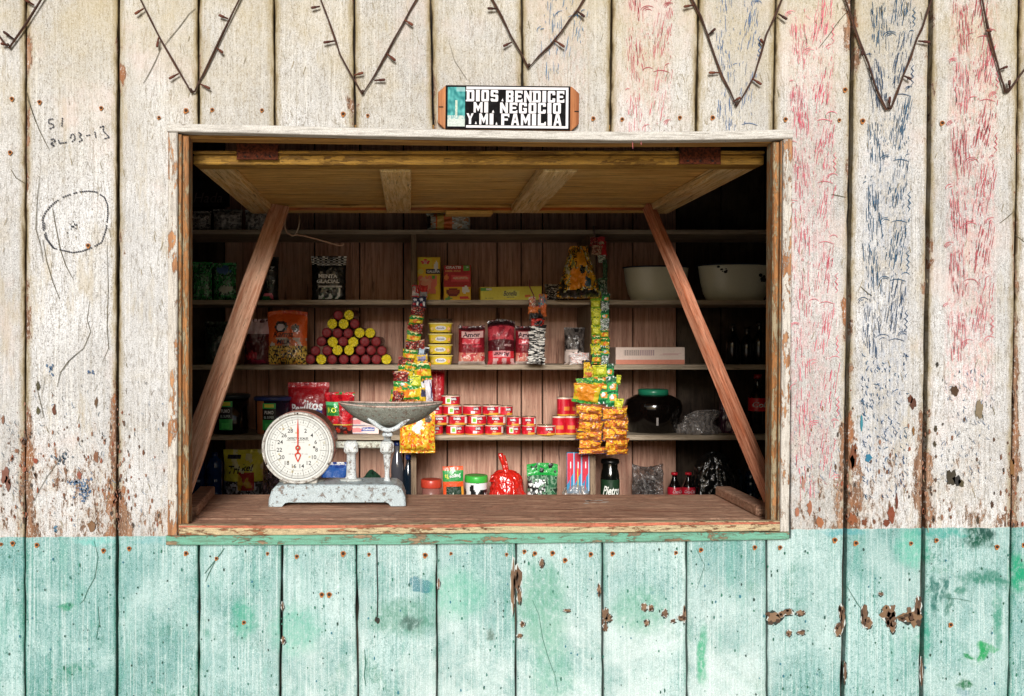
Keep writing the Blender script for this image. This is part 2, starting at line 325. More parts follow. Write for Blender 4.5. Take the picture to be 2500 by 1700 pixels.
class MB:
    def __init__(s): s.v = []; s.f = []; s.m = []; s.c = []; s.s = []; s.uv = []; s.has_uv = False
    def add(s, vs, fs, mat, col=(.5, .5, .5), smooth=False, M4=None, uvs=None):
        k = len(s.v)
        s.v += [tuple(M4 @ Vector(v)) for v in vs] if M4 else [tuple(v) for v in vs]
        if uvs: s.has_uv = True
        s.uv += uvs if uvs else [(1, 1)]*len(vs)
        many = isinstance(col, list)
        if not many: col = lin(col)
        for i, f in enumerate(fs):
            s.f.append(tuple(k+j for j in f)); s.m.append(mat); s.c.append(lin(col[i]) if many else col); s.s.append(smooth)
        return s
    def box(s, x0, x1, y0, y1, z0, z1, mat, col=(.5,)*3, M4=None, bev=0.0, cols=None):
        b = min(bev, (x1-x0)*.4, (y1-y0)*.4, (z1-z0)*.4)
        if b <= 0:
            vs = [(x, y, z) for x in (x0, x1) for y in (y0, y1) for z in (z0, z1)]
            fs = [(0, 1, 3, 2), (4, 6, 7, 5), (0, 4, 5, 1), (2, 3, 7, 6), (0, 2, 6, 4), (1, 5, 7, 3)]   # -x +x -y +y -z +z
            return s.add(vs, fs, mat, cols if cols else col, M4=M4)
        lo, hi = (x0, y0, z0), (x1, y1, z1)
        idx = {}; vs = []
        for cx in (0, 1):
            for cy in (0, 1):
                for cz in (0, 1):
                    cc = (cx, cy, cz)
                    for a in range(3):
                        pnt = []
                        for i in range(3):
                            e = lo[i] if cc[i] == 0 else hi[i]
                            pnt.append(e if i == a else (e+b if cc[i] == 0 else e-b))
                        idx[(cc, a)] = len(vs); vs.append(tuple(pnt))
        fs = []
        def quad(a, cfix):
            o = [i for i in range(3) if i != a]; r = []
            for (p_, q_) in ((0, 0), (1, 0), (1, 1), (0, 1)):
                cc = [0]*3; cc[a] = cfix; cc[o[0]] = p_; cc[o[1]] = q_; r.append(idx[(tuple(cc), a)])
            return r
        for a in range(3):
            for cfix in (0, 1):
                r = quad(a, cfix); fs.append(tuple(r))
        for a in range(3):
            o = [i for i in range(3) if i != a]
            for p_ in (0, 1):
                for q_ in (0, 1):
                    c0 = [0]*3; c1 = [0]*3; c0[a] = 0; c1[a] = 1
                    c0[o[0]] = c1[o[0]] = p_; c0[o[1]] = c1[o[1]] = q_
                    c0, c1 = tuple(c0), tuple(c1)
                    fs.append((idx[(c0, o[0])], idx[(c1, o[0])], idx[(c1, o[1])], idx[(c0, o[1])]))
        for cx in (0, 1):
            for cy in (0, 1):
                for cz in (0, 1):
                    fs.append(tuple(idx[((cx, cy, cz), a)] for a in range(3)))
        ctr = Vector(((x0+x1)/2, (y0+y1)/2, (z0+z1)/2)); out = []
        for f in fs:
            pts = [Vector(vs[i]) for i in f]; n = (pts[1]-pts[0]).cross(pts[2]-pts[0])
            cen = sum(pts, Vector())/len(pts)
            out.append(f if n.dot(cen-ctr) > 0 else f[::-1])
        return s.add(vs, out, mat, col, M4=M4)
    def beam(s, p0, p1, w, t, mat, col=(.5,)*3, up=Vector((0, 0, 1)), bev=.002):
        p0, p1 = Vector(p0), Vector(p1); z = (p1-p0).normalized(); x = up.cross(z)
        if x.length < 1e-4: x = Vector((1, 0, 0))
        x.normalize(); y = z.cross(x)
        M4 = Matrix((x, y, z)).transposed().to_4x4(); M4.translation = p0
        return s.box(-w/2, w/2, -t/2, t/2, 0, (p1-p0).length, mat, col, M4, bev)
    def tube(s, pts, r, mat, col=(.5,)*3, n=8, cap=True):
        pts = [Vector(p) for p in pts]; vs = []; fs = []; k = len(pts)
        rs = r if isinstance(r, (list, tuple)) else [r]*k
        prev = None
        for i, p in enumerate(pts):
            t = (pts[min(i+1, k-1)]-pts[max(i-1, 0)]).normalized()
            if prev is None:
                a = t.orthogonal().normalized()
            else:
                a = (prev-t*prev.dot(t)).normalized()
            prev = a; b = t.cross(a)
            for j in range(n):
                an = 2*math.pi*j/n; vs.append(p+(a*math.cos(an)+b*math.sin(an))*rs[i])
        for i in range(k-1):
            for j in range(n):
                fs.append((i*n+j, i*n+(j+1) % n, (i+1)*n+(j+1) % n, (i+1)*n+j))
        if cap: fs.append(tuple(range(n))[::-1]); fs.append(tuple((k-1)*n+j for j in range(n)))
        return s.add(vs, fs, mat, col, smooth=True)
    def lathe(s, prof, mat, col=(.5,)*3, n=32, M4=None, colfn=None, smooth=True, sy=1.0, cap=True, wob=0):
        vs = []; fs = []; cs = []; k = len(prof)
        for r, z in prof:
            for j in range(n):
                a = 2*math.pi*j/n; rr = r*(1+wob*noise.noise(Vector((math.cos(a)*2, math.sin(a)*2, z*30))))
                vs.append((rr*math.sin(a), -rr*math.cos(a)*sy, z))
        for i in range(k-1):
            for j in range(n):
                fs.append((i*n+j, i*n+(j+1) % n, (i+1)*n+(j+1) % n, (i+1)*n+j))
                if colfn: cs.append(colfn((j+.5)/n, (prof[i][1]+prof[i+1][1])/2))
        if cap:
            fs.append(tuple(range(n))[::-1]); fs.append(tuple((k-1)*n+j for j in range(n)))
            if colfn: cs += [colfn(.5, prof[0][1]), colfn(.5, prof[-1][1])]
        return s.add(vs, fs, mat, cs if colfn else col, smooth=smooth, M4=M4)
    def poly(s, pts, mat, col, M4=None): return s.add(pts, [tuple(range(len(pts)))], mat, col, M4=M4)
    def slab(s, pts, y0, y1, mat, col=(.5,)*3, ch=0.0):
        # pts: (x, z) polygon; front at y0 (towards the camera), back at y1
        A = sum(pts[i][0]*pts[(i+1) % len(pts)][1]-pts[(i+1) % len(pts)][0]*pts[i][1] for i in range(len(pts)))
        if A < 0: pts = pts[::-1]
        n = len(pts); ins = inset(pts, ch) if ch else pts
        vs = [(x, y0, z) for x, z in ins]+([(x, y0+ch, z) for x, z in pts] if ch else [])+[(x, y1, z) for x, z in pts]
        fs = [tuple(range(n))]; L_ = (len(vs)//n)
        for q in range(L_-1):
            for i in range(n):
                j = (i+1) % n; fs.append((q*n+j, q*n+i, (q+1)*n+i, (q+1)*n+j))
        fs.append(tuple((L_-1)*n+i for i in range(n))[::-1])
        return s.add(vs, fs, mat, col)
    def text(s, body, mapf, h, mat, col, wfit=None, bold=0.0, cx=0.0, cy=0.0, rot=0.0, shear=0.0, arc=0.0):
        vs, fs, (x0, x1, y0, y1) = text_tris(body, bold)
        k = h/(y1-y0); kx = wfit/(x1-x0) if wfit else k
        ca, sa = math.cos(rot), math.sin(rot); out = []
        for x, y in vs:
            u = (x-(x0+x1)/2)*kx; v = (y-(y0+y1)/2)*k; u += shear*v; v -= arc*u*u
            out.append(mapf(cx+u*ca-v*sa, cy+u*sa+v*ca))
        return s.add(out, fs, mat, col)
    def build(s, name, parent=None, loc=None, rot=None):
        me = bpy.data.meshes.new(name); me.from_pydata(s.v, [], s.f)
        mats = []; 
        for mm in s.m:
            if mm not in mats: mats.append(mm)
        for mm in mats: me.materials.append(M[mm])
        ix = {mm: i for i, mm in enumerate(mats)}
        me.polygons.foreach_set('material_index', [ix[mm] for mm in s.m])
        me.polygons.foreach_set('use_smooth', s.s)
        ca = me.color_attributes.new('Col', 'FLOAT_COLOR', 'CORNER'); arr = []
        for f, c in zip(s.f, s.c): arr += [c[0], c[1], c[2], 1.0]*len(f)
        ca.data.foreach_set('color', arr)
        if s.has_uv:
            uvl = me.uv_layers.new(name='edge'); arr = []
            for f in s.f:
                for i in f: arr += list(s.uv[i])
            uvl.data.foreach_set('uv', arr)
        me.update()
        o = bpy.data.objects.new(name, me); COL.objects.link(o)
        if parent: o.parent = parent
        if loc is not None: o.location = loc
        if rot is not None: o.rotation_euler = rot
        return o
def inset(pts, d):
    out = []; n = len(pts)
    for i in range(n):
        p0, p1, p2 = Vector(pts[i-1]), Vector(pts[i]), Vector(pts[(i+1) % n])
        a = (p1-p0).normalized(); b = (p2-p1).normalized()
        na = Vector((-a.y, a.x)); nb = Vector((-b.y, b.x)); m = (na+nb)
        if m.length < 1e-5: m = na
        m.normalize(); c = max(.4, m.dot(na)); q = p1+m*(d/c); out.append((q.x, q.y))
    return out
def tag(o, label=None, cat=None, group=None, kind=None):
    if label: o['label'] = label
    if cat: o['category'] = cat
    if group: o['group'] = group
    if kind: o['kind'] = kind
    return o
def thing(name, label, cat, loc=(0, 0, 0), rot=(0, 0, 0), group=None):
    o = bpy.data.objects.new(name, None); COL.objects.link(o); o.location = loc; o.rotation_euler = rot
    o.empty_display_size = .05
    return tag(o, label, cat, group)
def dup(root, loc, rot=(0, 0, 0), label=None, scale=None):
    r = root.copy(); COL.objects.link(r); r.location = loc; r.rotation_euler = rot
    if scale: r.scale = scale
    if label: r['label'] = label
    for ch in list(root.children):
        c = ch.copy(); COL.objects.link(c); c.parent = r
        for g in list(ch.children):
            e = g.copy(); COL.objects.link(e); e.parent = c
    return r

# ---------------------------------------------------------------- ground, room
tag(MB().box(-60, 60, -60, 60, -.3, 0, 'ground').build('ground'), kind='structure')
FX0, FX1, TOP = -2.1, 2.9, EYE+1.12
DB = 1.94                                   # back wall of the shop
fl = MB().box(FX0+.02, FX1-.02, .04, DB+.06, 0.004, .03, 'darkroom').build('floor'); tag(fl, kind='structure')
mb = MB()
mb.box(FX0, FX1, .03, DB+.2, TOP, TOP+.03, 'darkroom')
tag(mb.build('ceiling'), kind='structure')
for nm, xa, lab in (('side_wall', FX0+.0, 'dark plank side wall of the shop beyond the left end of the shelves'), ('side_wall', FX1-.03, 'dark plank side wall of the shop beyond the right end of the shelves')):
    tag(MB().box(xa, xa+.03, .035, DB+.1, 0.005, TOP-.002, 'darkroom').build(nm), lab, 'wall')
# back wall of vertical planks
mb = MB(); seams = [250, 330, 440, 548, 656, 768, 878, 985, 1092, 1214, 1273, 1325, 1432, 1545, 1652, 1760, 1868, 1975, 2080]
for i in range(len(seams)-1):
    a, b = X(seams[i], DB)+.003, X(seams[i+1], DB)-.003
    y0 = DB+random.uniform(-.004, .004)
    mb.box(a, b, y0, y0+.02, .006, TOP-.004, 'back' if 540 < seams[i] < 1650 else 'darkroom', (random.random(),)*3, bev=.003)  # outer planks: the shade of the side bays is put into their colour
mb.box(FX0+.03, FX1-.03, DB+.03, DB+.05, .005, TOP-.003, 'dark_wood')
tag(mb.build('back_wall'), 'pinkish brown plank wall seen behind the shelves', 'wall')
# ---------------------------------------------------------------- front wall planks
wall = thing('plank_wall', 'front wall of upright planks painted white above and mint green below, round the serving window', 'wall', (0, 0, 0))
mb = MB()
def seam(tops): return tops
def lx(a, y):        # a = ((x0,y0),(x1,y1)) leaning seam; x at height y
    (xa, ya), (xb, yb) = a; t = (y-ya)/(yb-ya); return xa+(xb-xa)*t
TY, BY = -150, 2150
sm = {k: v for k, v in {
  'A': ((63, 0), (60, 1700)), 'B': ((289, 0), (284.5, 1700)), 'C': ((485, 0), (484.5, 1700)),
  'D': ((669, 0), (671, 305)), 'E': ((864, 0), (866.5, 310)), 'F': ((1052, 0), (1058.5, 315)), 'G': ((1275, 0), (1276, 320)),
  'H': ((1494, 0), (1490, 325)), 'I': ((1706, 0), (1699, 322)), 'J': ((1895, 0), (1889, 320)),
  'K': ((2083, 0), (2058, 1700)), 'L': ((2274, 0), (2250, 1700)), 'M': ((2488, 0), (2462, 1700)),
  'c2': ((485, 1328), (484.5, 1700)), 'd2': ((689, 1328), (684, 1700)), 'e2': ((870, 1328), (874, 1700)), 'f2': ((1066, 1328), (1067, 1700)),
  'g2': ((1260, 1328), (1259, 1700)), 'h2': ((1471, 1328), (1472, 1700)), 'i2': ((1676, 1328), (1677, 1700)), 'j2': ((1872, 1328), (1873, 1700)),
  'N': ((2700, 0), (2695, 1700)), 'O': ((2900, 0), (2900, 1700)), 'Pp': ((3120, 0), (3120, 1700)), 'Q': ((3340, 0), (3340, 1700)), 'Rr': ((3560, 0), (3560, 1700)),
  'y': ((-150, 0), (-150, 1700)), 'x': ((-360, 0), (-360, 1700)), 'w': ((-570, 0), (-570, 1700)), 'v': ((-860, 0), (-860, 1700))}.items()}
gaps = {'A': 3.5, 'B': 7, 'C': 4.5, 'D': 4, 'E': 5, 'F': 4.5, 'G': 5, 'H': 4, 'I': 4, 'J': 4.5, 'K': 11, 'L': 12, 'M': 3.5, 'c2': 5.5, 'd2': 6, 'e2': 5, 'f2': 4.5, 'g2': 5, 'h2': 4.5, 'i2': 5, 'j2': 5.5}
def LX(n, y): return lx(sm[n], y)+gaps.get(n, 4)/2
def RX(n, y): return lx(sm[n], y)-gaps.get(n, 4)/2
rngb = random.Random(3)
def plank(out, lname, rname, lp=.12, rp=.12, yoff=None, th=.022, rd=None):
    # out: outline in photo pixels; lname/rname: seams that give the edge distances
    pts = []
    n = len(out)
    for i in range(n):
        a, b = out[i], out[(i+1) % n]
        ln = math.hypot(b[0]-a[0], b[1]-a[1]); k = max(1, int(ln/38))
        vert = abs(b[0]-a[0]) < 60 and ln > 200
        for j in range(k):
            t = j/k; jx = rngb.uniform(-1.1, 1.1) if (vert and j) else 0; jy = rngb.uniform(-.5, .5) if (not vert and j) else 0
            if vert and j and rngb.random() < .12: jx *= 2.2
            pts.append((X(a[0]+(b[0]-a[0])*t+jx), Z(a[1]+(b[1]-a[1])*t+jy)))
    A = sum(pts[i][0]*pts[(i+1) % len(pts)][1]-pts[(i+1) % len(pts)][0]*pts[i][1] for i in range(len(pts)))
    if A < 0: pts = pts[::-1]
    y0 = yoff if yoff is not None else rngb.uniform(-.0012, .0012)
    ins = inset(pts, .0022); N = len(pts); xm_ = sum(a for a, _ in pts)/N; tl = rngb.uniform(-.012, .012)
    vs = [(x, y0+tl*(x-xm_), z) for x, z in ins]+[(x, y0+tl*(x-xm_)+.0025, z) for x, z in pts]+[(x, y0+th+tl*(x-xm_), z) for x, z in pts]
    fs = [tuple(range(N))]
    for q in range(2):
        for i in range(N):
            j = (i+1) % N; fs.append((q*N+j, q*N+i, (q+1)*N+i, (q+1)*N+j))
    fs.append(tuple(2*N+i for i in range(N))[::-1])
    def sy_of(z): return VY-(z-EYE)*S
    uv = []
    for v in vs:
        sy = sy_of(v[2]); uv.append((v[0]-X(lx(sm[lname], sy)), X(lx(sm[rname], sy))-v[0]))
    mb.add(vs, fs, 'wall', (rd if rd is not None else rngb.random(), lp, rp), uvs=uv)
    return y0
def full(l, r, lp=.12, rp=.12): plank([(LX(l, TY), TY), (RX(r, TY), TY), (RX(r, BY), BY), (LX(l, BY), BY)], l, r, lp, rp)
full('v', 'w'); full('w', 'x'); full('x', 'y'); full('y', 'A', .1, .25)
full('A', 'B', .32, .30)
plank([(LX('B', TY), TY), (RX('C', TY), TY), (RX('C', 306), 306), (414, 306), (414, 1326), (RX('C', 1326), 1326), (RX('C', BY), BY), (LX('B', BY), BY)], 'B', 'C', .55, .10)
tops = ['C', 'D', 'E', 'F', 'G', 'H', 'I', 'J']
pk = {'C': (.30, .1), 'D': (.15, .55), 'E': (.25, .2), 'F': (.2, .1), 'G': (.1, .1), 'H': (.1, .1), 'I': (.1, .1)}
for i in range(len(tops)-1):
    l, r = tops[i], tops[i+1]; bt = [308, 312, 318, 322, 325, 326, 324][i]
    plank([(LX(l, TY), TY), (RX(r, TY), TY), (RX(r, bt), bt), (LX(l, bt), bt)], l, r, *pk[l])
bots = ['c2', 'd2', 'e2', 'f2', 'g2', 'h2', 'i2', 'j2']
for i in range(len(bots)-1):
    l, r = bots[i], bots[i+1]; bt = [1328, 1327, 1326, 1325, 1323, 1320, 1317][i]
    plank([(LX(l, bt), bt), (RX(r, bt), bt), (RX(r, BY), BY), (LX(l, BY), BY)], l, r, .2, .25)
plank([(LX('J', TY), TY), (RX('K', TY), TY), (RX('K', BY), BY), (LX('j2', BY), BY), (LX('j2', 1316), 1316), (1932, 1316), (1932, 321), (LX('J', 321), 321)], 'J', 'K', .1, .42)
full('K', 'L', .42, .40); full('L', 'M', .35, .2); full('M', 'N', .3); full('N', 'O'); full('O', 'Pp'); full('Pp', 'Q'); full('Q', 'Rr')
# split in the third lower plank, ending in a knot hole
def strokes(pts, wpx, colr, mat='ink', y=-.0029, taper=True):
    vs = []; n = len(pts)
    for i, (x, yy) in enumerate(pts):
        x2, y2 = pts[min(i+1, n-1)]; x1, y1 = pts[max(i-1, 0)]
        dx, dy = x2-x1, y2-y1; l = math.hypot(dx, dy) or 1; w_ = wpx*(.35+.65*math.sin(math.pi*(i+.6)/(n+.2))) if taper else wpx
        nx, ny = -dy/l*w_/2, dx/l*w_/2
        vs += [(X(x+nx), y, Z(yy+ny)), (X(x-nx), y, Z(yy-ny))]
    fs = [(2*i, 2*i+1, 2*i+3, 2*i+2) for i in range(n-1)]
    mb.add(vs, fs, mat, colr)
def blob(cx, cy, rx, ry, colr, y=-.0032, n=14, rg=.35, mat='ink'):
    ph = rngb.uniform(0, 99)
    vs = [(X(cx+rx*math.cos(a)*(1+rg*noise.noise(Vector((math.cos(a)*1.7+ph, math.sin(a)*1.7, 0))))), y, Z(cy+ry*math.sin(a)*(1+rg*noise.noise(Vector((math.cos(a)*1.7+ph, math.sin(a)*1.7, 5)))))) for a in [2*math.pi*i/n for i in range(n)]]
    mb.add(vs, [tuple(range(n))], mat, tuple(q*.62 for q in lin(colr)))
def wander(x, y, dx, dy, n, j): return [(x+dx*i/n+rngb.uniform(-j, j), y+dy*i/n) for i in range(n+1)]
strokes([(920, 1328), (921, 1400), (922.5, 1450), (921, 1506)], 3.2, '#0b1512', taper=False)
blob(921.5, 1513, 6, 8.5, '#2c2a18', rg=.7); blob(921, 1512, 3, 5, '#050503', y=-.0034)
# brown chips in the green paint
for cx, cy, rx, ry in [(1888,1508,15,13),(1905,1500,9,8),(1924,1494,12,7),(1953,1496,9,6),(1925,1545,6,7),(1955,1544,9,5),(2054,1497,6,20),(2056,1512,5,26),(2046,1538,9,14),
                       (2108,1503,7,24),(2118,1520,10,12),(2165,1497,16,16),(2174,1510,12,20),(2178,1528,7,14),(2212,1507,20,11),(2232,1505,15,20),(2240,1480,8,20),(2149,1449,5,4),
                       (1478,1503,7,16),(1485,1508,8,7),(1477,1530,5,9),(1623,1497,7,9),(1578,1520,6,7),(1642,1516,6,4),(1663,1508,9,6),(1670,1500,4,18),(1572,1482,6,9),(1588,1484,6,7),
                       (1264,1410,8,30),(1252,1430,5,60),(1268,1455,5,18),(1275,1523,5,7),(1268,1552,6,5),(1384,1490,9,3),(1322,1374,5,10),(1462,1440,4,14),(690,1480,3,9),(692,1562,4,9),(1071,1425,2.5,12),(2062,1640,3,22),(2248,1640,3,30)]:
    st_ = rngb.getstate(); blob(cx+.8, cy+1.2, rx+1.6, ry+2.0, '#20342e', y=-.0030, rg=.7, n=18); blob(cx-.4, cy-.5, rx+.7, ry+.8, '#dfe9e6', y=-.0031, rg=.7, n=18)  # offset dark and pale rims paint a shaded and a highlit chip edge
    blob(cx, cy, rx, ry, rngb.choice(['#7d6046', '#8a6a4c', '#6e5038', '#94755a']), rg=.7, n=18)
    for _ in range(3): blob(cx+rngb.uniform(-1, 1)*rx, cy+rngb.uniform(-1, 1)*ry, rx*.4, ry*.4, rngb.choice(['#5a3d28', '#7c5f48', '#4a3424']), y=-.0035, rg=.8)
# bare-wood chips low on the white paint and along the plank edges
rc = random.Random(11)
for _ in range(330):
    t = rc.random()**.55; y = 930+t*355
    x = rc.choice([rc.uniform(2, 405), rc.uniform(2, 405), rc.uniform(1940, 2490)])
    if rc.random() < .5:
        b = rc.choice([62, 287, 287, 300, 2068, 2262, 2470, 2262]); x = b+rc.gauss(0, 13)
    if x < 2 or 408 < x < 1936 or x > 2498: continue
    sc_ = rc.uniform(.6, 2.0)
    blob(x, y, 1.4*sc_, 3.4*sc_, rc.choice(['#7a4f38', '#8d6048', '#5f4330', '#a0745c', '#4b4038', '#9a5234']), rg=.8, n=9)
for x, y, rx, ry, cc in [(133,1002,5,12,'#6a3820'),(236,983,4,11,'#6b5038'),(94,942,4,10,'#4a4428'),(94,1003,4,9,'#56502c'),(8,1025,4,9,'#8a5f48'),(12,1160,10,20,'#8a5848'),(20,1180,7,18,'#7e5040'),(88,1125,5,8,'#a04a30'),
                    (235,1115,6,14,'#8a5c40'),(225,1285,9,15,'#85603e'),(195,1160,5,9,'#995440'),
                    (2330,955,9,12,'#4a2f14'),(2322,1165,12,19,'#3a3220'),(2335,1172,9,12,'#1d1c1c'),(2345,1180,9,9,'#52482c'),(2229,1052,3,11,'#8a5f2c'),(2082,1115,7,28,'#7a3f1c'),(2079,1130,6,20,'#8a5430'),(2087,1095,3,12,'#7a3f1c'),
                    (2188,1225,3,17,'#6d3420'),(2228,985,7,15,'#5a2e18'),(2221,975,5,9,'#6a3820'),(2287,890,3,6,'#2b2418'),(2283,1046,4,7,'#40351c'),(2281,1085,3,7,'#40351c'),(2421,1232,4,8,'#4a2e1c'),(2386,1270,3,8,'#4a3a24'),
                    (2175,1258,8,20,'#8a4224'),(2162,1275,9,9,'#7a3a20'),(2080,1268,10,14,'#98552c'),(2110,1275,7,8,'#7a3f1c'),(2119,1117,7,10,'#1e7a9c'),(2102,1030,3,22,'#2f8a9c'),(2470,1140,6,20,'#8a6030'),(2390,1000,8,24,'#8a7a60'),
                    (2000,1275,8,14,'#b07048'),(1975,1240,6,16,'#a8694a'),(1945,1250,5,12,'#b5765a'),(1960,1180,4,12,'#b88a78')]:
    blob(x, y, rx, ry, cc, rg=.75, n=18)
for cx_, cy_, sx_, sy_, n_, cl in ((205,1200,14,24,60,['#5d7fa8','#4a6f9a','#6f8cab','#3f6f9a']),(185,1178,12,5,22,['#5d7fa8','#6f8cab']),(137,1292,4,9,12,['#4f86a8','#5d8fb0']),(225,910,7,4,8,['#4a6a94']),(150,1115,16,18,30,['#5a6a7a','#4a5f74']),(125,905,8,14,12,['#5a7a9a','#4a6a90'])):
    for _ in range(n_): blob(rc.gauss(cx_, sx_*.6), rc.gauss(cy_, sy_*.6), rc.uniform(.8, 2.6), rc.uniform(1, 4), rc.choice(cl), rg=.8, n=8)
# fine cracks and scratches
for pts_, w_ in [([(68,243),(82,280),(95,315),(110,345),(122,368)],1.8),([(66,225),(76,262),(88,300)],1.5),([(129,510),(138,560),(148,610),(162,650),(178,680)],2.0),([(105,585),(115,640),(130,690),(146,730)],1.7),
                 ([(220,735),(213,780),(222,810),(205,850),(170,880),(155,905)],1.5),([(98,430),(92,480),(88,560),(100,600),(106,640)],1.5),([(262,600),(265,700),(262,800),(266,850),(250,885)],1.4),([(395,115),(380,150),(365,180),(350,205)],1.8),
                 ([(478,22),(462,35),(440,65),(415,95),(400,115)],1.8),([(190,862),(165,885),(148,910),(140,945)],1.8),([(90,945),(100,985),(108,1020)],1.5),([(110,920),(105,960)],1.2),([(160,1100),(140,1130),(115,1165),(95,1200),(80,1230)],1.4),
                 ([(230,1320),(240,1360),(232,1410),(215,1440),(205,1465),(195,1475)],1.4),([(240,1480),(243,1520),(235,1560)],1.3),([(500,1400),(520,1375),(540,1350),(548,1338)],2.2),([(502,1420),(510,1400),(525,1372)],1.6),
                 ([(1300,1465),(1315,1500),(1325,1560),(1340,1610),(1355,1650),(1362,1690)],1.4),([(890,1585),(893,1615),(889,1650),(894,1675)],2.4),([(2066,1430),(2090,1470),(2130,1525)],1.3),([(2310,1460),(2340,1462),(2370,1468)],1.4),
                 ([(2029,475),(2045,478),(2063,482)],1.8),([(2440,545),(2460,530),(2476,515)],2.2),([(2478,575),(2500,592)],2.5),([(2066,30),(2045,55),(2020,90),(1998,118)],1.8),([(2100,700),(2120,718),(2128,722)],1.8),([(2383,985),(2395,1005),(2400,1026)],2.0),
                 ([(1700,1340),(1720,1380),(1700,1440)],1.0),([(28,415),(40,435),(62,448)],2.0),([(1095,100),(1110,150),(1140,195)],1.0)]:
    strokes(pts_, w_, '#4d4631' if pts_[0][1] < 1300 else '#265a4c')
for _ in range(260):   # short weathering nicks
    x = rc.uniform(2, 2498); y = rc.uniform(2, 1290)
    if 408 < x < 1936 and y > 300: continue
    a = rc.choice([-.35, .3, .2]); l = rc.uniform(7, 24)
    strokes([(x, y), (x+a*l*.5+rc.uniform(-1, 1), y+l*.5), (x+a*l, y+l)], rc.uniform(.9, 1.6), rc.choice(['#877b5c', '#6e6548', '#95886c']))
for _ in range(420):   # dark specks of old paint showing in the green
    x = rc.uniform(2, 2498); y = rc.uniform(1335, 1698)
    r_ = rc.uniform(.8, 2.3); blob(x, y, r_, r_*rc.uniform(1, 2.4), rc.choice(['#1d6b55', '#2b8068', '#1a5a50', '#357f72', '#2a7f96', '#20483f']), n=7, rg=.6)
# printed transfer marks, red and blue, repeated down the planks
def stamp(x, y, w_, colr, den, wk=1.0, rr=None):
    rr = rr or rc
    def k(): return rr.random() < den
    for i in range(10):               # left block of upright strokes, broken along the grain
        x_ = x+i*w_*.036+rr.uniform(-1,1)
        for seg in range(6):
            if k():
                xa = x_+seg*w_*.020+rr.uniform(-2, 2); yy = y+seg*17+rr.uniform(-14, 14); ln = rr.uniform(9, 38); a = rr.uniform(-1.2, 2.2)
                strokes([(xa, yy), (xa+a*.4+rr.uniform(-.8, .8), yy+ln*.35), (xa+a*.7+rr.uniform(-.8, .8), yy+ln*.7), (xa+a, yy+ln)], rr.uniform(.6, 1.7)*wk, colr)
    for i in range(10):               # right block of slanted strokes
        for seg in range(6):
            if k():
                xa = x+w_*.72+i*w_*.036+rr.uniform(-1,1)-seg*w_*.040; yy = y-64+seg*17+rr.uniform(-14, 14); ln = rr.uniform(9, 38); a = -ln*.16
                strokes([(xa, yy), (xa+a*.4+rr.uniform(-.8, .8), yy+ln*.35), (xa+a*.7+rr.uniform(-.8, .8), yy+ln*.7), (xa+a, yy+ln)], rr.uniform(.6, 1.9)*wk, colr)
    if k(): strokes([(x+w_+((-1)**i)*3+rr.uniform(-1, 1), y+8+i*7) for i in range(8)], 2.4*wk, colr)      # wavy line
    for cx_, cy_, r_ in ((x+w_*.48, y+82, 15), (x+w_*.95, y+70, 11), (x+3, y-12, 11)):
        for q in range(3):
            if k():
                a0 = rr.uniform(2.6, 3.6); a1 = a0+rr.uniform(1.4, 2.8); rq = r_*(1-.27*q)
                strokes([(cx_+rq*1.3*math.cos(a0+(a1-a0)*t/6), cy_+rq*math.sin(a0+(a1-a0)*t/6)) for t in range(7)], 1.6*wk, colr)
    if k(): strokes([(x+w_*.60+i*w_*.06, y+82-4*math.sin(i*.6)) for i in range(7)], 1.7*wk, colr)
    for _ in range(int(60*den)):
        xx = x+rr.uniform(0, w_); yy = y+rr.uniform(-40, 90); strokes([(xx, yy), (xx+rr.uniform(-2, 2), yy+rr.uniform(3, 9))], rr.uniform(.8, 1.5)*wk, colr)
def column(x0, x1, ya, yb, w_, colr, den, step=152, den2=None, wk=1.0):
    y = ya; n = max(1, int((yb-ya)/step))
    i = 0
    while y < yb:
        t = (y-ya)/max(1, yb-ya); stamp(x0+(x1-x0)*t, y, w_, rc.choice(colr), den+(den2-den)*t if den2 is not None else den, wk); y += step*rc.uniform(.90, 1.08); i += 1
RED = ['#b4505a', '#ba6068', '#a8464e']; BLU = ['#22405f', '#2f4f74', '#1d4a68']
column(1322, 1322, -40, 170, 108, ['#2b5f84', '#3a6a90'], .34, 130, .2)
column(1530, 1530, -52, 300, 108, RED, .62, 150, .25)
column(1745, 1745, -60, 300, 108, ['#3f5f88', '#4a6a90', '#2f5580'], .5, 140, .25)
column(1928, 1912+30, 50, 1120, 105, ['#c84a62', '#cf6a78', '#c05a68'], .62, 152, .22, .85)
column(2122, 2100, 10, 880, 108, BLU, .66, 152, .5, 1.1)
column(2325, 2310, 165, 900, 108, RED, .72, 152, .45)
column(2325, 2325, 10, 60, 100, RED, .5, 152, .4)
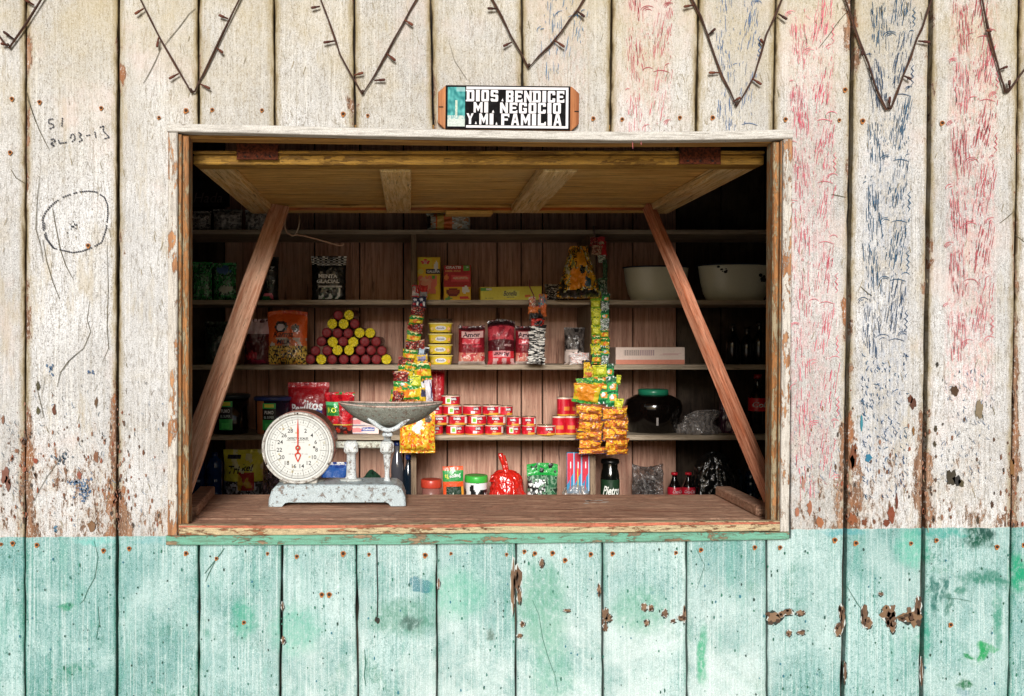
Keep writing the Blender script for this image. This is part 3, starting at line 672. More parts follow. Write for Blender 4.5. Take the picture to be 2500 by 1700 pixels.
# scattered blue and grey scribbles lower down
for _ in range(620):
    zone = rc.choice([(2100, 2215, 860, 1210, BLU, 1.7), (2100, 2215, 860, 1210, BLU, 1.7), (2290, 2420, 900, 1180, ['#33557a', '#555a60', '#27496a'], 1.2), (1940, 2050, 980, 1200, ['#6f7f98', '#8a8a90', '#a86a70'], 1.0), (70, 400, 930, 1290, ['#4a5a68', '#5a5a58', '#3f6a90', '#6a5f55'], 1.1), (5, 60, 1020, 1280, ['#4a5a68', '#7a5f50'], 1.0)])
    x = rc.uniform(zone[0], zone[1]); y = rc.uniform(zone[2], zone[3]); a = rc.choice([rc.gauss(0, .35), rc.gauss(0, .35), rc.gauss(0, .3), rc.uniform(-1.6, 1.6)]); l = rc.uniform(3, 14)
    strokes([(x, y), (x+l*.5*math.sin(a)+rc.uniform(-1, 1), y+l*.5*math.cos(a)), (x+l*math.sin(a+.3), y+l*math.cos(a+.3))], rc.uniform(.6, 1.3)*zone[5], rc.choice(zone[4]))
# faint pen marks on the second plank from the left: numbers and a dashed ring
def pen(pts, w_=2.8, dash=True):
    for i in range(len(pts)-1):
        (x0, y0), (x1, y1) = pts[i], pts[i+1]; l = math.hypot(x1-x0, y1-y0); k = max(1, int(l/5))
        for j in range(k):
            if dash and rc.random() < .12: continue
            t0, t1 = j/k, (j+.8)/k
            strokes([(x0+(x1-x0)*t0, y0+(y1-y0)*t0), (x0+(x1-x0)*t1, y0+(y1-y0)*t1)], w_, '#2d2f38', taper=False)
for c_ in ([(131,291),(120,292),(119,302),(129,303),(133,310),(120,316)], [(153,288),(151,316)],
           [(119,345),(130,339),(136,344),(124,352),(134,356),(120,360)], [(143,342),(146,352),(152,348)], [(152,350),(165,348)], [(175,328),(172,340),(176,347),(184,340),(182,330),(176,327)], [(192,324),(200,328),(194,334),(202,342),(192,348)], [(205,333),(222,330)], [(232,322),(235,338)], [(244,312),(254,308),(252,320),(262,330),(268,336),(254,340)]):
    pen(c_)
ring = [(164,478),(190,470),(215,467),(235,469),(255,482),(263,500),(264,525),(260,560),(249,592),(225,605),(200,614),(178,617),(155,612),(130,606),(112,582),(106,558),(105,535),(112,518),(128,500),(148,485),(164,478)]
pen(ring, 3.2); pen([(x+4, y+2) for x, y in ring[13:17]], 2.6)
for _ in range(16): blob(179+rc.gauss(0, 5), 552+rc.gauss(0, 5), 1.5, 1.8, '#2a3440', n=6)
mb.build('planks', wall)

# nails, slits and knots
def nail_mesh(r=.0034):
    b = MB(); b.lathe([(r*.2, -.0062), (r*.7, -.0058), (r, -.0046), (r, -.001)], 'rust', '#3a2014', n=10, M4=Matrix.Rotation(R(-90), 4, 'X') @ Matrix.Scale(-1, 4, (0, 0, 1)) if False else Matrix.Rotation(R(-90), 4, 'X'))
    return b
nails = [(30,242),(97.5,250),(248,264.6),(455,271),(519,269),(389,288),(26,373),(640,270),(838,279),(898,283),(1448,290),(1518.5,292),(1739,288),(1659,288),(1917,292),(2048,294),(2105,296),(2299,301),(2062,220),
 (4,1328),(32,1326),(91,1330),(253.5,1343.6),(316,1338.5),(455,1350.5),(529,1363),(653.5,1351),(725,1358),(838,1351),(901,1353),(1038,1355),(1101,1351),(1236.5,1353),(785.8,1451),(803.9,1451),
 (1280,1346),(1305.5,1350.6),(1348.7,1349.7),(1379.4,1367),(1442,1352.6),(1495,1351),(1649.6,1349),(1710.8,1342),(1841.8,1335.8),(1903.7,1336),(2037,1318),(2088.6,1325.5),(2223,1326),(2285,1318.6),(2432.6,1334.7),(2498,1330),(2319.8,1524.7),(216,600),(596,1519)]
n0 = None
for i, (sx, sy) in enumerate(nails):
    if n0 is None:
        b = MB(); r_ = .0036
        pr = [(r_, .004), (r_, -.0045), (r_*.75, -.0058), (r_*.2, -.0062)]
        vs = []; n = 10
        for r1, y in pr:
            for j in range(n): a = 2*math.pi*j/n; vs.append((r1*math.cos(a), y, r1*math.sin(a)))
        fs = [(q*n+j, q*n+(j+1) % n, (q+1)*n+(j+1) % n, (q+1)*n+j) for q in range(3) for j in range(n)]+[tuple(3*n+j for j in range(n))]
        b.add(vs, fs, 'rust', '#2e1a10')
        st = [(1.55*r_*math.cos(a)*(1+.25*math.sin(3*a)), -.0037, 1.9*r_*math.sin(a)-.0012) for a in [2*math.pi*j/14 for j in range(14)]]
        b.add(st, [tuple(range(14))], 'rust', '#a86a34')
        n0 = b.build('nail', wall); n0.location = (X(sx), 0, Z(sy)); continue
    o = n0.copy(); COL.objects.link(o); o.location = (X(sx), 0, Z(sy)); k = rc.uniform(.75, 1.25); o.scale = (k, 1, k)
    o.rotation_euler = (0, rc.uniform(0, .6), 0)
# window frame trim on the front of the wall
def strip(mb_, top, bot, y0, y1, mat, col=(.5,)*3, ch=.002):
    pts = [(X(x), Z(y)) for x, y in top]+[(X(x), Z(y)) for x, y in bot[::-1]]
    mb_.slab(pts, y0, y1, mat, col, ch)
f = MB(); strip(f, [(411,305),(640,309),(870,315),(1100,319),(1300,322),(1500,325),(1720,324),(1931,319)], [(411,324.5),(640,329),(870,335),(1100,339),(1300,343),(1500,346),(1720,345),(1931,341)], -.016, .02, 'trim')
f.build('lintel_trim', wall)
f = MB(); strip(f, [(413,326),(436,326)], [(412,1306),(435,1306)], -.013, .02, 'trim_side'); f.build('side_trim', wall)
f = MB(); strip(f, [(1909,342),(1931,342)], [(1901,1297),(1922,1297)], -.013, .02, 'trim_side'); f.build('side_trim', wall)
f = MB(); strip(f, [(409,1306),(940,1302),(1240,1300),(1600,1298),(1921,1296)], [(409,1328),(940,1327),(1240,1324),(1600,1320),(1921,1314)], -.018, .02, 'green_trim'); f.build('sill_trim', wall)
# reveals: lintel soffit board, jambs
f = MB(); zt = Z(342)
f.slab([(X(436), Z(333)), (X(1000), Z(341)), (X(1450), Z(346)), (X(1909), Z(344)), (X(1909), Z(300)), (X(436), Z(300))], .0225, .072, 'soffit', ch=.002); f.build('lintel', wall)
f = MB()
f.slab([(X(437), Z(329)), (X(444), Z(329)), (X(443), Z(1302)), (X(436), Z(1302))], -.004, .03, 'jamb', ch=.001)
f.slab([(X(445), Z(331)), (X(460), Z(331)), (X(459), Z(1281)), (X(444), Z(1281))], .002, .047, 'jamb', ch=.003); f.build('jamb', wall)
f = MB()
f.slab([(X(1905), Z(345)), (X(1908), Z(345)), (X(1901), Z(1290)), (X(1898), Z(1290))], -.004, .03, 'jamb', ch=.001)
f.slab([(X(1889), Z(346)), (X(1904), Z(346)), (X(1897), Z(1274)), (X(1884), Z(1274))], .002, .047, 'jamb', ch=.003); f.build('jamb', wall)
# near-black strips added behind the plank joints so the gaps look unlit
f = MB()
for nme in ['A', 'B', 'K', 'L', 'M', 'N', 'O', 'Pp', 'Q', 'x', 'y', 'w']:
    xm = X(lx(sm[nme], 850)); f.box(xm-.045, xm+.045, .0235, .06, .01, TOP-.002, 'dark_wood')
for nme in ['C', 'D', 'E', 'F', 'G', 'H', 'I', 'J']:
    xm = X(lx(sm[nme], 200)); f.box(xm-.03, xm+.03, .0235, .06, Z(299), TOP-.002, 'dark_wood')
for nme in bots+['mid']:
    xm = X(lx(sm[nme], 1500)) if nme != 'mid' else X(921)
    f.box(xm-.03, xm+.03, .0235, .06, .01, Z(1332), 'dark_wood')
f.box(X(409), X(435), .0235, .06, Z(1335), Z(299), 'dark_wood'); f.box(X(1910), X(1960), .0235, .06, Z(1335), Z(299), 'dark_wood')
f.build('gap_strip', wall)
ev = thing('eave', 'corrugated sheet roof edge jutting out above the wall', 'roof', (0, 0, 0))
M['tin_roof'] = attr_material('old_roof_sheet', .6, 1.0, 0, metal=.3, grime=.5)
f = MB(); vs = []; nn = 200
for i in range(nn+1):
    x = FX0-.2+(FX1-FX0+.4)*i/nn; dz = .012*math.sin(i*1.9)
    vs += [(x, -.26, EYE+1.135+dz), (x, DB+.4, EYE+1.46+dz)]
f.add(vs, [(2*i, 2*i+2, 2*i+3, 2*i+1) for i in range(nn)], 'tin_roof', '#6a625a', smooth=True); f.build('roof_sheet', ev)
f = MB(); f.box(FX0-.1, FX1+.1, -.24, -.19, EYE+1.07, EYE+1.115, 'darkroom'); f.build('fascia_rail', ev)
# ---------------------------------------------------------------- counter
ct = thing('counter', 'worn bare wooden counter board across the bottom of the window, salmon paint along its front', 'counter', (0, 0, 0))
ZC = EYE-.487
f = MB()
# lip (front edge): slightly irregular
top = [(441,1279),(700,1280),(940,1277),(1240,1274),(1600,1271),(1880,1269),(1897,1270)]
bot = [(441,1303.5),(700,1303),(940,1300),(1240,1298),(1600,1296),(1897,1293)]
strip(f, top, bot, -.022, .0, 'counter_lip'); strip(f, [(442,1280),(940,1278),(1240,1275),(1600,1272),(1896,1271)], [(442,1284),(700,1287),(940,1284),(1100,1285),(1240,1281),(1450,1283),(1600,1279),(1896,1276)], -.0232, -.0215, 'pink', ch=.0008); f.build('front_lip', ct)
f = MB()
xL, xR = X(436), X(1907)
f.box(X(396), X(1955), .0925, .52, ZC-.03, ZC+.0005, 'counter', bev=.003)
f.box(X(442), X(1896), .001, .092, ZC-.03, ZC, 'counter', bev=.002)
f.build('counter_top', ct)
f = MB(); f.box(X(445), X(1893), -.0205, .0005, ZC+.0005, ZC+.0035, 'pink', bev=.001)
f.build('painted_edge', ct)
f = MB()   # dribble of white
for _ in range(22):
    x = 1430+rc.uniform(0, 50); y = 1225+rc.uniform(-4, 6); dd = .487/((y-845)/900)*1.0*D-D
    dd = D*(.487/((y-845)/900))-D
    p_ = Vector((X(x, dd), dd, ZC+.0012)); r_ = rc.uniform(.002, .006)
    f.add([(p_.x+r_*2*math.cos(a), p_.y+r_*math.sin(a), p_.z) for a in [2*math.pi*j/8 for j in range(8)]], [tuple(range(8))], 'ink', '#d8d0c4')
f.build('paint_spill', ct)
for a, b, nm in ((P(1765,1203,.50), P(1868,1226,.13), 'the right end'), (P(506,1200,.50), P(462,1228,.13), 'the left end')):
    m_ = MB(); a = Vector(a); b = Vector(b); a.z = ZC+.016; b.z = ZC+.016; m_.beam(a, b, .05, .03, 'counter', bev=.004)
    tag(m_.build('wood_cleat'), 'short weathered wood cleat lying on the counter at '+nm, 'wood block')
# ---------------------------------------------------------------- hatch
ht = thing('window_hatch', 'brown plank hatch swung up inside the window, ochre paint along its hinge rail', 'hatch', (0, 0, 0))
HZ = EYE+.516; d0, d1 = .12, 1.10
hL, hR = X(471, d0), X(1866, d0)
f = MB()
f.box(hL, hR, d0, d0+.075, HZ, HZ+.027, 'ochre', bev=.003); f.build('hinge_rail', ht)
f = MB(); f.box(hL+.002, hR-.002, d0-.012, d0+.02, HZ+.0285, HZ+.037, 'ochre', bev=.002); f.build('top_moulding', ht)
f = MB(); ys = [d0+.02, .33, .52, .70, .87, d1-.002]
for i in range(5): f.box(hL+.01, hR-.01, ys[i]+.001, ys[i+1]-.001, HZ+.028, HZ+.040, 'hatchx', bev=.0015)
f.build('planks', ht)
f = MB(); f.box(hL, hL+.088, d0+.077, d1-.0, HZ+.001, HZ+.0275, 'hatchy', bev=.002); f.build('side_rail', ht)
f = MB(); f.box(hR-.088, hR, d0+.077, d1-.0, HZ+.001, HZ+.0275, 'hatchy', bev=.002); f.build('side_rail', ht)
f = MB(); f.box(hL+.090, hR-.090, d1-.06, d1, HZ+.003, HZ+.0275, 'hatchx', bev=.002); f.box(hL+.09, hR-.09, d1-.062, d1-.0605, HZ+.004, HZ+.016, 'edge'); f.build('end_rail', ht)
for xa, xb in ((927, 1004), (1325, 1410)):
    xa_, xb_ = X(xa, d0+.08), X(xb, d0+.08)
    f = MB(); f.box(xa_, xb_, d0+.078, d1-.064, HZ-.006, HZ+.0275, 'hatchy', bev=.003); f.build('batten', ht)
f = MB(); f.box(X(1086, d1), X(1199, d1), d1-.085, d1-.002, HZ-.012, HZ+.002, 'hatchx', bev=.003); f.build('latch_block', ht)
for xa, xb, ya, yb in ((577, 679, 342, 390), (1660, 1761, 357, 401)):
    f = MB(); f.slab([(X(xa, .1), Z(ya, .1)), (X(xb, .1), Z(ya+2, .1)), (X(xb, .1), Z(yb, .1)), (X(xa, .1), Z(yb-1, .1))], .1025, .1065, 'rustplate', ch=.001)
    for q in (.2, .5, .8):
        f.lathe([(.0032, 0), (.003, .002), (.001, .0028)], 'rust', '#150a06', n=8, M4=Matrix.Translation((X(xa+(xb-xa)*q, .1), .1025, Z(yb-8, .1))) @ Matrix.Rotation(R(90), 4, 'X'))
    f.build('hinge', ht)
# props holding it up
def prop(p0, p1, w_, t_, mat, label, roll=0.0):
    p0, p1 = Vector(p0), Vector(p1); z = (p1-p0).normalized(); x = Vector((0, 1, 0)).cross(z).normalized() if roll is None else z.cross(Vector((0, 1, 0))).normalized()
    y = z.cross(x); M4 = Matrix((x, y, z)).transposed().to_4x4() @ Matrix.Rotation(roll or 0, 4, 'Z')
    b = MB(); ln = (p1-p0).length; n = 9; vs = []; fs = []
    rr = random.Random(int(w_*9999))
    prof = [(-1, -1), (1, -1), (1, 1), (-1, 1)]; bv = .12
    for i in range(n+1):
        zz = ln*i/n; sx_ = 1+rr.uniform(-.04, .04); ox = rr.uniform(-.0015, .0015)
        for (a, c) in ((-1, -1+bv*2*w_/t_*.3), (-1+bv, -1), (1-bv, -1), (1, -1+bv*2*w_/t_*.3), (1, 1-bv*2*w_/t_*.3), (1-bv, 1), (-1+bv, 1), (-1, 1-bv*2*w_/t_*.3)):
            vs.append((a*w_/2*sx_+ox, c*t_/2, zz))
    for i in range(n):
        for j in range(8): fs.append((i*8+j, i*8+(j+1) % 8, (i+1)*8+(j+1) % 8, (i+1)*8+j))
    fs.append(tuple(range(8))[::-1]); fs.append(tuple(n*8+j for j in range(8)))
    b.add(vs, fs, mat, '#888888'); o = b.build('prop_stick'); o.matrix_world = Matrix.Translation(p0) @ M4
    return tag(o, label, 'prop', 'sticks propping up the hatch')
prop(P(437,1205,.125), P(683,506,1.02), .070, .022, 'prop', 'wide flat pale brown stick leaning left under the hatch')
prop(P(1886,1222,.135), P(1584,507,1.02), .038, .034, 'prop_red', 'narrow square reddish stick leaning right under the hatch', R(24))
# bent wire hook hanging from the hatch
f = MB()
pw_ = [P(x, y, 1.0) for x, y in ((731, 522), (731, 545), (727, 562), (718, 573))]
f.tube(pw_, .0022, 'metal', '#b0a89c', n=6)
f.tube([P(x, y, 1.0) for x, y in ((697, 520), (695, 555), (701, 570), (712, 576), (725, 574), (745, 577), (790, 589), (828, 600), (836, 600), (839, 595))], .0026, 'cloth', '#b89a88', n=6)
f.tube([P(x, y, 1.0) for x, y in ((704, 572), (714, 578), (722, 572), (712, 570))], .002, 'metal', '#b0a89c', n=6)
tag(f.build('wire_hook'), 'bent wire hook hanging under the hatch beside the wide prop', 'hook')
# ---------------------------------------------------------------- shelves
DS = 1.60
su = thing('shelf_unit', 'grey wooden wall shelving across the back of the shop, full of groceries', 'shelves', (0, 0, 0))
SH = {}
for k, ya, yb in ((1, 561, 572), (2, 732.5, 744), (3, 891, 903), (4, 1063, 1075), (5, 1243, 1255)):
    f = MB(); zt, zb2 = Z(ya, DS), Z(yb, DS); SH[k] = zt
    f.box(X(360, DS), X(2010, DS), DS, DB-.008, zb2, zt, 'shelf', bev=.002); f.build('shelf', su)
for x in (352, 2018):
    f = MB(); f.box(X(x-7, DS), X(x+7, DS), DS-.004, DB-.009, .032, SH[1]+.12, 'divider', bev=.002); f.build('end_panel', su)
for x, ks in ((1010, (1, 2, 3, 4)), (1448, (1, 2, 3, 4))):
    for k in ks:
        f = MB(); f.box(X(x-6.5, DS), X(x+6.5, DS), DS+.004, DB-.01, SH[k+1]+.001, SH[k]-L(11.5, DS), 'divider', bev=.001); f.build('divider', su)
# ---------------------------------------------------------------- sign
M['signpaint'] = attr_material('matte_sign_paint', .8, 1.0, 0, grime=.12, spec=.15)
sg = thing('sign_plaque', 'small wooden plaque reading DIOS BENDICE MI NEGOCIO Y MI FAMILIA above the window', 'sign', (X(1240), -.018, Z(268)), (0, R(.6), 0))
wd = wood_material('plaque_wood', '#8a5230', '#b87c50', 'z', .8, dark='#6a3a20', dk=.2); M['plaque'] = wd
f = MB(); W2, H2 = L(171), L(53)
f.slab([(-W2, -H2+.018), (-W2+.02, -H2), (W2-.02, -H2), (W2, -H2+.018), (W2, H2-.018), (W2-.02, H2), (-W2+.02, H2), (-W2, H2-.018)], 0, .016, 'plaque', ch=.0015)
f.build('board', sg)
f = MB()
def sp(x, y): return (L(x-1240), L(268-y))
def srect(x0, x1, y0, y1, yy, colr, mat='signpaint'):
    a = sp(x0, y1); b = sp(x1, y0); f.add([(a[0], yy, a[1]), (b[0], yy, a[1]), (b[0], yy, b[1]), (a[0], yy, b[1])], [(0, 1, 2, 3)], mat, colr)
a = sp(1087, 321); b = sp(1389, 215)
f.box(a[0], b[0], -.004, -.0005, a[1], b[1], 'signpaint', '#08070a', bev=.001)
srect(1137, 1384, 218.5, 224.5, -.0044, '#d6d2d4'); srect(1137, 1384, 312, 317.5, -.0044, '#d6d4d6'); srect(1378, 1384, 224.5, 312, -.0044, '#d6d4d8')
def glyph(ch):
    t, v = .36, .20; c = .10
    LV = [(0, 0), (t, 0), (t, 1), (0, 1)]; RV = [(1-t, 0), (1, 0), (1, 1), (1-t, 1)]
    LC = [(0, c), (c, 0), (t, 0), (t, 1), (c, 1), (0, 1-c)]; RC = [(1-t, 0), (1-c, 0), (1, c), (1, 1-c), (1-c, 1), (1-t, 1)]
    def bar(y0, y1, x0=t, x1=1-t): return [(x0, y0), (x1, y0), (x1, y1), (x0, y1)]
    T, B_, Md = bar(1-v, 1), bar(0, v), bar(.41, .59)
    return {'I': [[(0, 0), (1, 0), (1, 1), (0, 1)]], 'O': [LC, RC, T, B_], 'D': [LV, [(-.12, 0), (0, 0), (0, .13), (-.12, .13)], [(-.12, .87), (0, .87), (0, 1), (-.12, 1)], RC, T, B_],
     'S': [[(0, .8), (0, .5), (.1, .41), (t, .41), (t, 1), (c, 1), (0, 1-c)], bar(.41, .6, t, 1-t), T, [(1-t, .72), (1, .72), (1, 1-c), (1-c, 1), (1-t, 1)], B_, [(0, .27), (0, c), (c, 0), (t, 0), (t, .27)], [(1-t, 0), (1-c, 0), (1, c), (1, .52), (.9, .6), (1-t, .6)]],
     'B': [LV, T, B_, Md, [(1-t, 0), (1-c, 0), (1, c), (1, .44), (.93, .5), (1-t, .5)], [(1-t, .5), (.93, .5), (1, .57), (1, 1-c), (1-c, 1), (1-t, 1)]], 'E': [LV, bar(1-v, 1, t, 1), bar(0, v, t, 1), bar(.41, .59, t, .85), [(.82, v), (1, v), (1, .30), (.82, .26)], [(.82, 1-v), (.82, .74), (1, .70), (1, 1-v)]],
     'N': [[(0, 0), (.3, 0), (.3, 1), (0, 1)], [(.7, 0), (1, 0), (1, 1), (.7, 1)], [(.3, 1), (.3, .52), (.7, 0), (.7, .48)]], 'C': [LC, T, B_, [(1-t, .64), (1, .64), (1, 1-c), (1-c, 1), (1-t, 1)], [(1-t, 0), (1-c, 0), (1, c), (1, .36), (1-t, .36)]],
     'M': [[(0, 0), (.24, 0), (.24, 1), (0, 1)], [(.76, 0), (1, 0), (1, 1), (.76, 1)], [(.24, 1), (.24, .55), (.5, .1), (.5, .55)], [(.5, .55), (.5, .1), (.76, .55), (.76, 1)]], 'G': [LC, T, B_, [(1-t, .66), (1, .66), (1, 1-c), (1-c, 1), (1-t, 1)], [(1-t, 0), (1-c, 0), (1, c), (1, .5), (.52, .5), (.52, .36), (1-t, .36)]],
     'Y': [[(.34, 0), (.66, 0), (.66, .5), (.34, .5)], [(.34, .5), (.5, .5), (.5, .62), (.3, 1), (0, 1)], [(.5, .5), (.66, .5), (1, 1), (.7, 1), (.5, .62)]], 'F': [LV, bar(1-v, 1, t, 1), bar(.40, .58, t, .82), [(.82, 1-v), (.82, .72), (1, .68), (1, 1-v)]],
     'A': [[(0, 0), (.3, 0), (.5, .80), (.5, 1), (.3, 1)], [(.7, 0), (1, 0), (.7, 1), (.5, 1), (.5, .80)], [(.36, .22), (.64, .22), (.59, .42), (.41, .42)]], 'L': [LV, bar(0, v, t, 1), [(.8, v), (1, v), (1, .34), (.8, .3)]], '.': [[(0, 0), (1, 0), (.55, 1)]]}[ch]
def blockword(f, word, x0, x1, y0, y1):
    wd_ = {'I': .5, 'M': 1.15, '.': .6}; ws = [wd_.get(c, 1) for c in word]; gap = .22; tot = sum(ws)+gap*(len(word)-1); k = (x1-x0)/tot; x = x0
    for c, w1 in zip(word, ws):
        for q_, pl in enumerate(glyph(c)):
            pts = []
            for u, v in pl:
                s_ = sp(x+u*w1*k, y1+(y0-y1)*v); pts.append((s_[0], -.0046-q_*.00001, s_[1]))
            f.add(pts, [tuple(range(len(pts)))], 'signpaint', '#d8d5d8')
        x += (w1+gap)*k
for body, x0, x1, y0, y1, bo in (('DIOS', 1138, 1214, 226, 254, .045), ('.', 1222, 1227, 246, 253, .045), ('BENDICE', 1233, 1374, 227, 255, .045), ('MI', 1155, 1190, 255.5, 281, .045), ('.', 1199, 1205, 274, 281, .045), ('NEGOCIO', 1219, 1366, 256, 282, .045),
                          ('Y', 1138, 1155, 283, 309, .045), ('.', 1158, 1163, 302, 309, .045), ('MI', 1169, 1203, 283, 310, .045), ('.', 1208, 1213, 303, 310, .045), ('FAMILIA', 1222, 1368, 283, 311, .045)):
    blockword(f, body, x0, x1, y0, y1)
f.build('panel', sg)
f = MB()     # little devotional picture as a plain teal waterfall-like print
rp = random.Random(5)
nx, nz = 16, 36
for i in range(nx):
    for j in range(nz):
        u, v = (i+.5)/nx, (j+.5)/nz
        if v < .28: cc = Vector(lin('#d8e4dc'))*(.8+.2*rp.random()) if v < .2 or rp.random() > .5 else Vector(lin('#8fb8b8'))
        else:
            n_ = noise.noise(Vector((u*6, v*9, 3)))*.5+.5; cc = Vector(lin('#0d6a70')).lerp(Vector(lin('#6ac4c0')), max(0, n_)**1.5*1.3)
            if abs(u-.5) < .09 and v < .68: cc = Vector(lin('#d6e4d2'))*(.7+.3*rp.random())
            if v > .88 and u > .5: cc = cc.lerp(Vector(lin('#b8d8d8')), .5)
        xa, xb = 1092+42*i/nx, 1092+42*(i+1)/nx; ya, yb = 315-95*j/nz, 315-95*(j+1)/nz
        a = sp(xa, ya); b = sp(xb, yb); f.add([(a[0], -.0045, a[1]), (b[0], -.0045, a[1]), (b[0], -.0045, b[1]), (a[0], -.0045, b[1])], [(0, 1, 2, 3)], 'signpaint', tuple(cc*.75))
f.build('picture', sg)
for x, y in ((1076, 267.5), (1405, 275)):
    f = MB(); c_ = sp(x, y); f.box(c_[0]-.006, c_[0]+.006, -.002, .0, c_[1]-.0012, c_[1]+.0012, 'rust', '#150a06'); f.build('nail', sg)
# ---------------------------------------------------------------- string of little lights
ls = thing('fairy_lights', 'string of small brown festoon bulbs zigzagging over the planks above the window', 'string lights', (0, 0, 0))
f = MB()
V = [((-130,-70),(0,88),(25,120),(107,0),(150,-70)), ((300,-80),(345,0),(392,95),(469,228),(478,226),(500,180),(588,0),(625,-75)), ((765,-70),(783,0),(806,60),(830,135),(886,232),(940,140),(985,60),(1017,0),(1050,-75)),
     ((1165,-80),(1201,0),(1245,90),(1290,168),(1340,115),(1390,50),(1424,0),(1480,-80)), ((1655,-80),(1686,0),(1725,92),(1762,190),(1794,262),(1838,190),(1868,85),(1906,0),(1940,-75)), ((2025,-75),(2058,0),(2095,105),(2130,210),(2160,270),(2170,268),(2200,190),(2235,95),(2250,60),(2271,0),(2300,-75)),
     ((2370,-75),(2393,0),(2405,70),(2432,165),(2449,226),(2456,226),(2500,167),(2600,40),(2680,-75))]
path = []
for v in V:
    for i in range(len(v)):
        path.append(v[i])
        if i+1 < len(v):
            t = .5; path.append(((v[i][0]+v[i+1][0])/2+rc.uniform(-2.5, 2.5), (v[i][1]+v[i+1][1])/2+rc.uniform(-1.5, 1.5)))
f.tube([P(x, y, 0)+Vector((0, -.011-.0025*math.sin(i*1.3), 0)) for i, (x, y) in enumerate(path)], .0024, 'cloth', '#3b241a', n=6)
f.tube([P(x+2.2*math.sin(i*1.7), y+1.2, 0)+Vector((0, -.0085, 0)) for i, (x, y) in enumerate(path)], .0018, 'cloth', '#5a3a26', n=5)
f.build('cable', ls)
for sx, sy in ((25,117),(469,226),(886,230),(1290,166),(1794,260),(2165,268),(2452,226)):
    f = MB(); p_ = P(sx, sy-3, 0); f.lathe([(.0045, 0), (.0042, .002), (.001, .003)], 'rust', '#3a2418', n=9, M4=Matrix.Translation(p_+Vector((0, -.0145, 0))) @ Matrix.Rotation(R(90), 4, 'X')); f.tube([p_+Vector((0, -.014, 0)), p_+Vector((0, .004, 0))], .0016, 'rust', '#3a2418', n=6); f.build('fixing_nail', ls)
bl = [(88,17,63,2),(38,99,14,82),(21,114,8,111),(354,25,333,40),(390,96,387,120),(439,183,416,197),(559,50,537,42),(532,121,547,134),(492,209,516,221),(782,20,761,25),(818,104,791,109),(866,187,888,182),(988,53,1008,67),(945,135,966,153),(914,200,941,199),
      (1213,26,1189,26),(1248,107,1227,118),(1407,31,1425,47),(1353,103,1376,120),(1691,17,1665,22),(1725,90,1742,75),(1752,181,1726,182),(1861,114,1851,100),(1833,196,1854,211),(1786,251,1803,242),(2101,120,2098,140),(2202,189,2217,198),(2236,104,2263,108),(2165,267,2165,240),(1896,38,1916,53),(2413,81,2400,79),(2434,173,2451,167),(2458,220,2455,200)]
for x0, y0, x1, y1 in bl:
    f = MB(); a = P(x0, y0)+Vector((0, -.012, 0)); b = P(x1, y1)+Vector((0, -.016, 0)); m_ = a.lerp(b, .45)
    f.tube([a, m_, m_.lerp(b, .01), b.lerp(m_, .15), b], [.0022, .0026, .0036, .0036, .002], 'cloth', rc.choice(['#4a241a', '#5c3020', '#3a1c14', '#6a3a26']), n=7); f.build('bulb', ls)
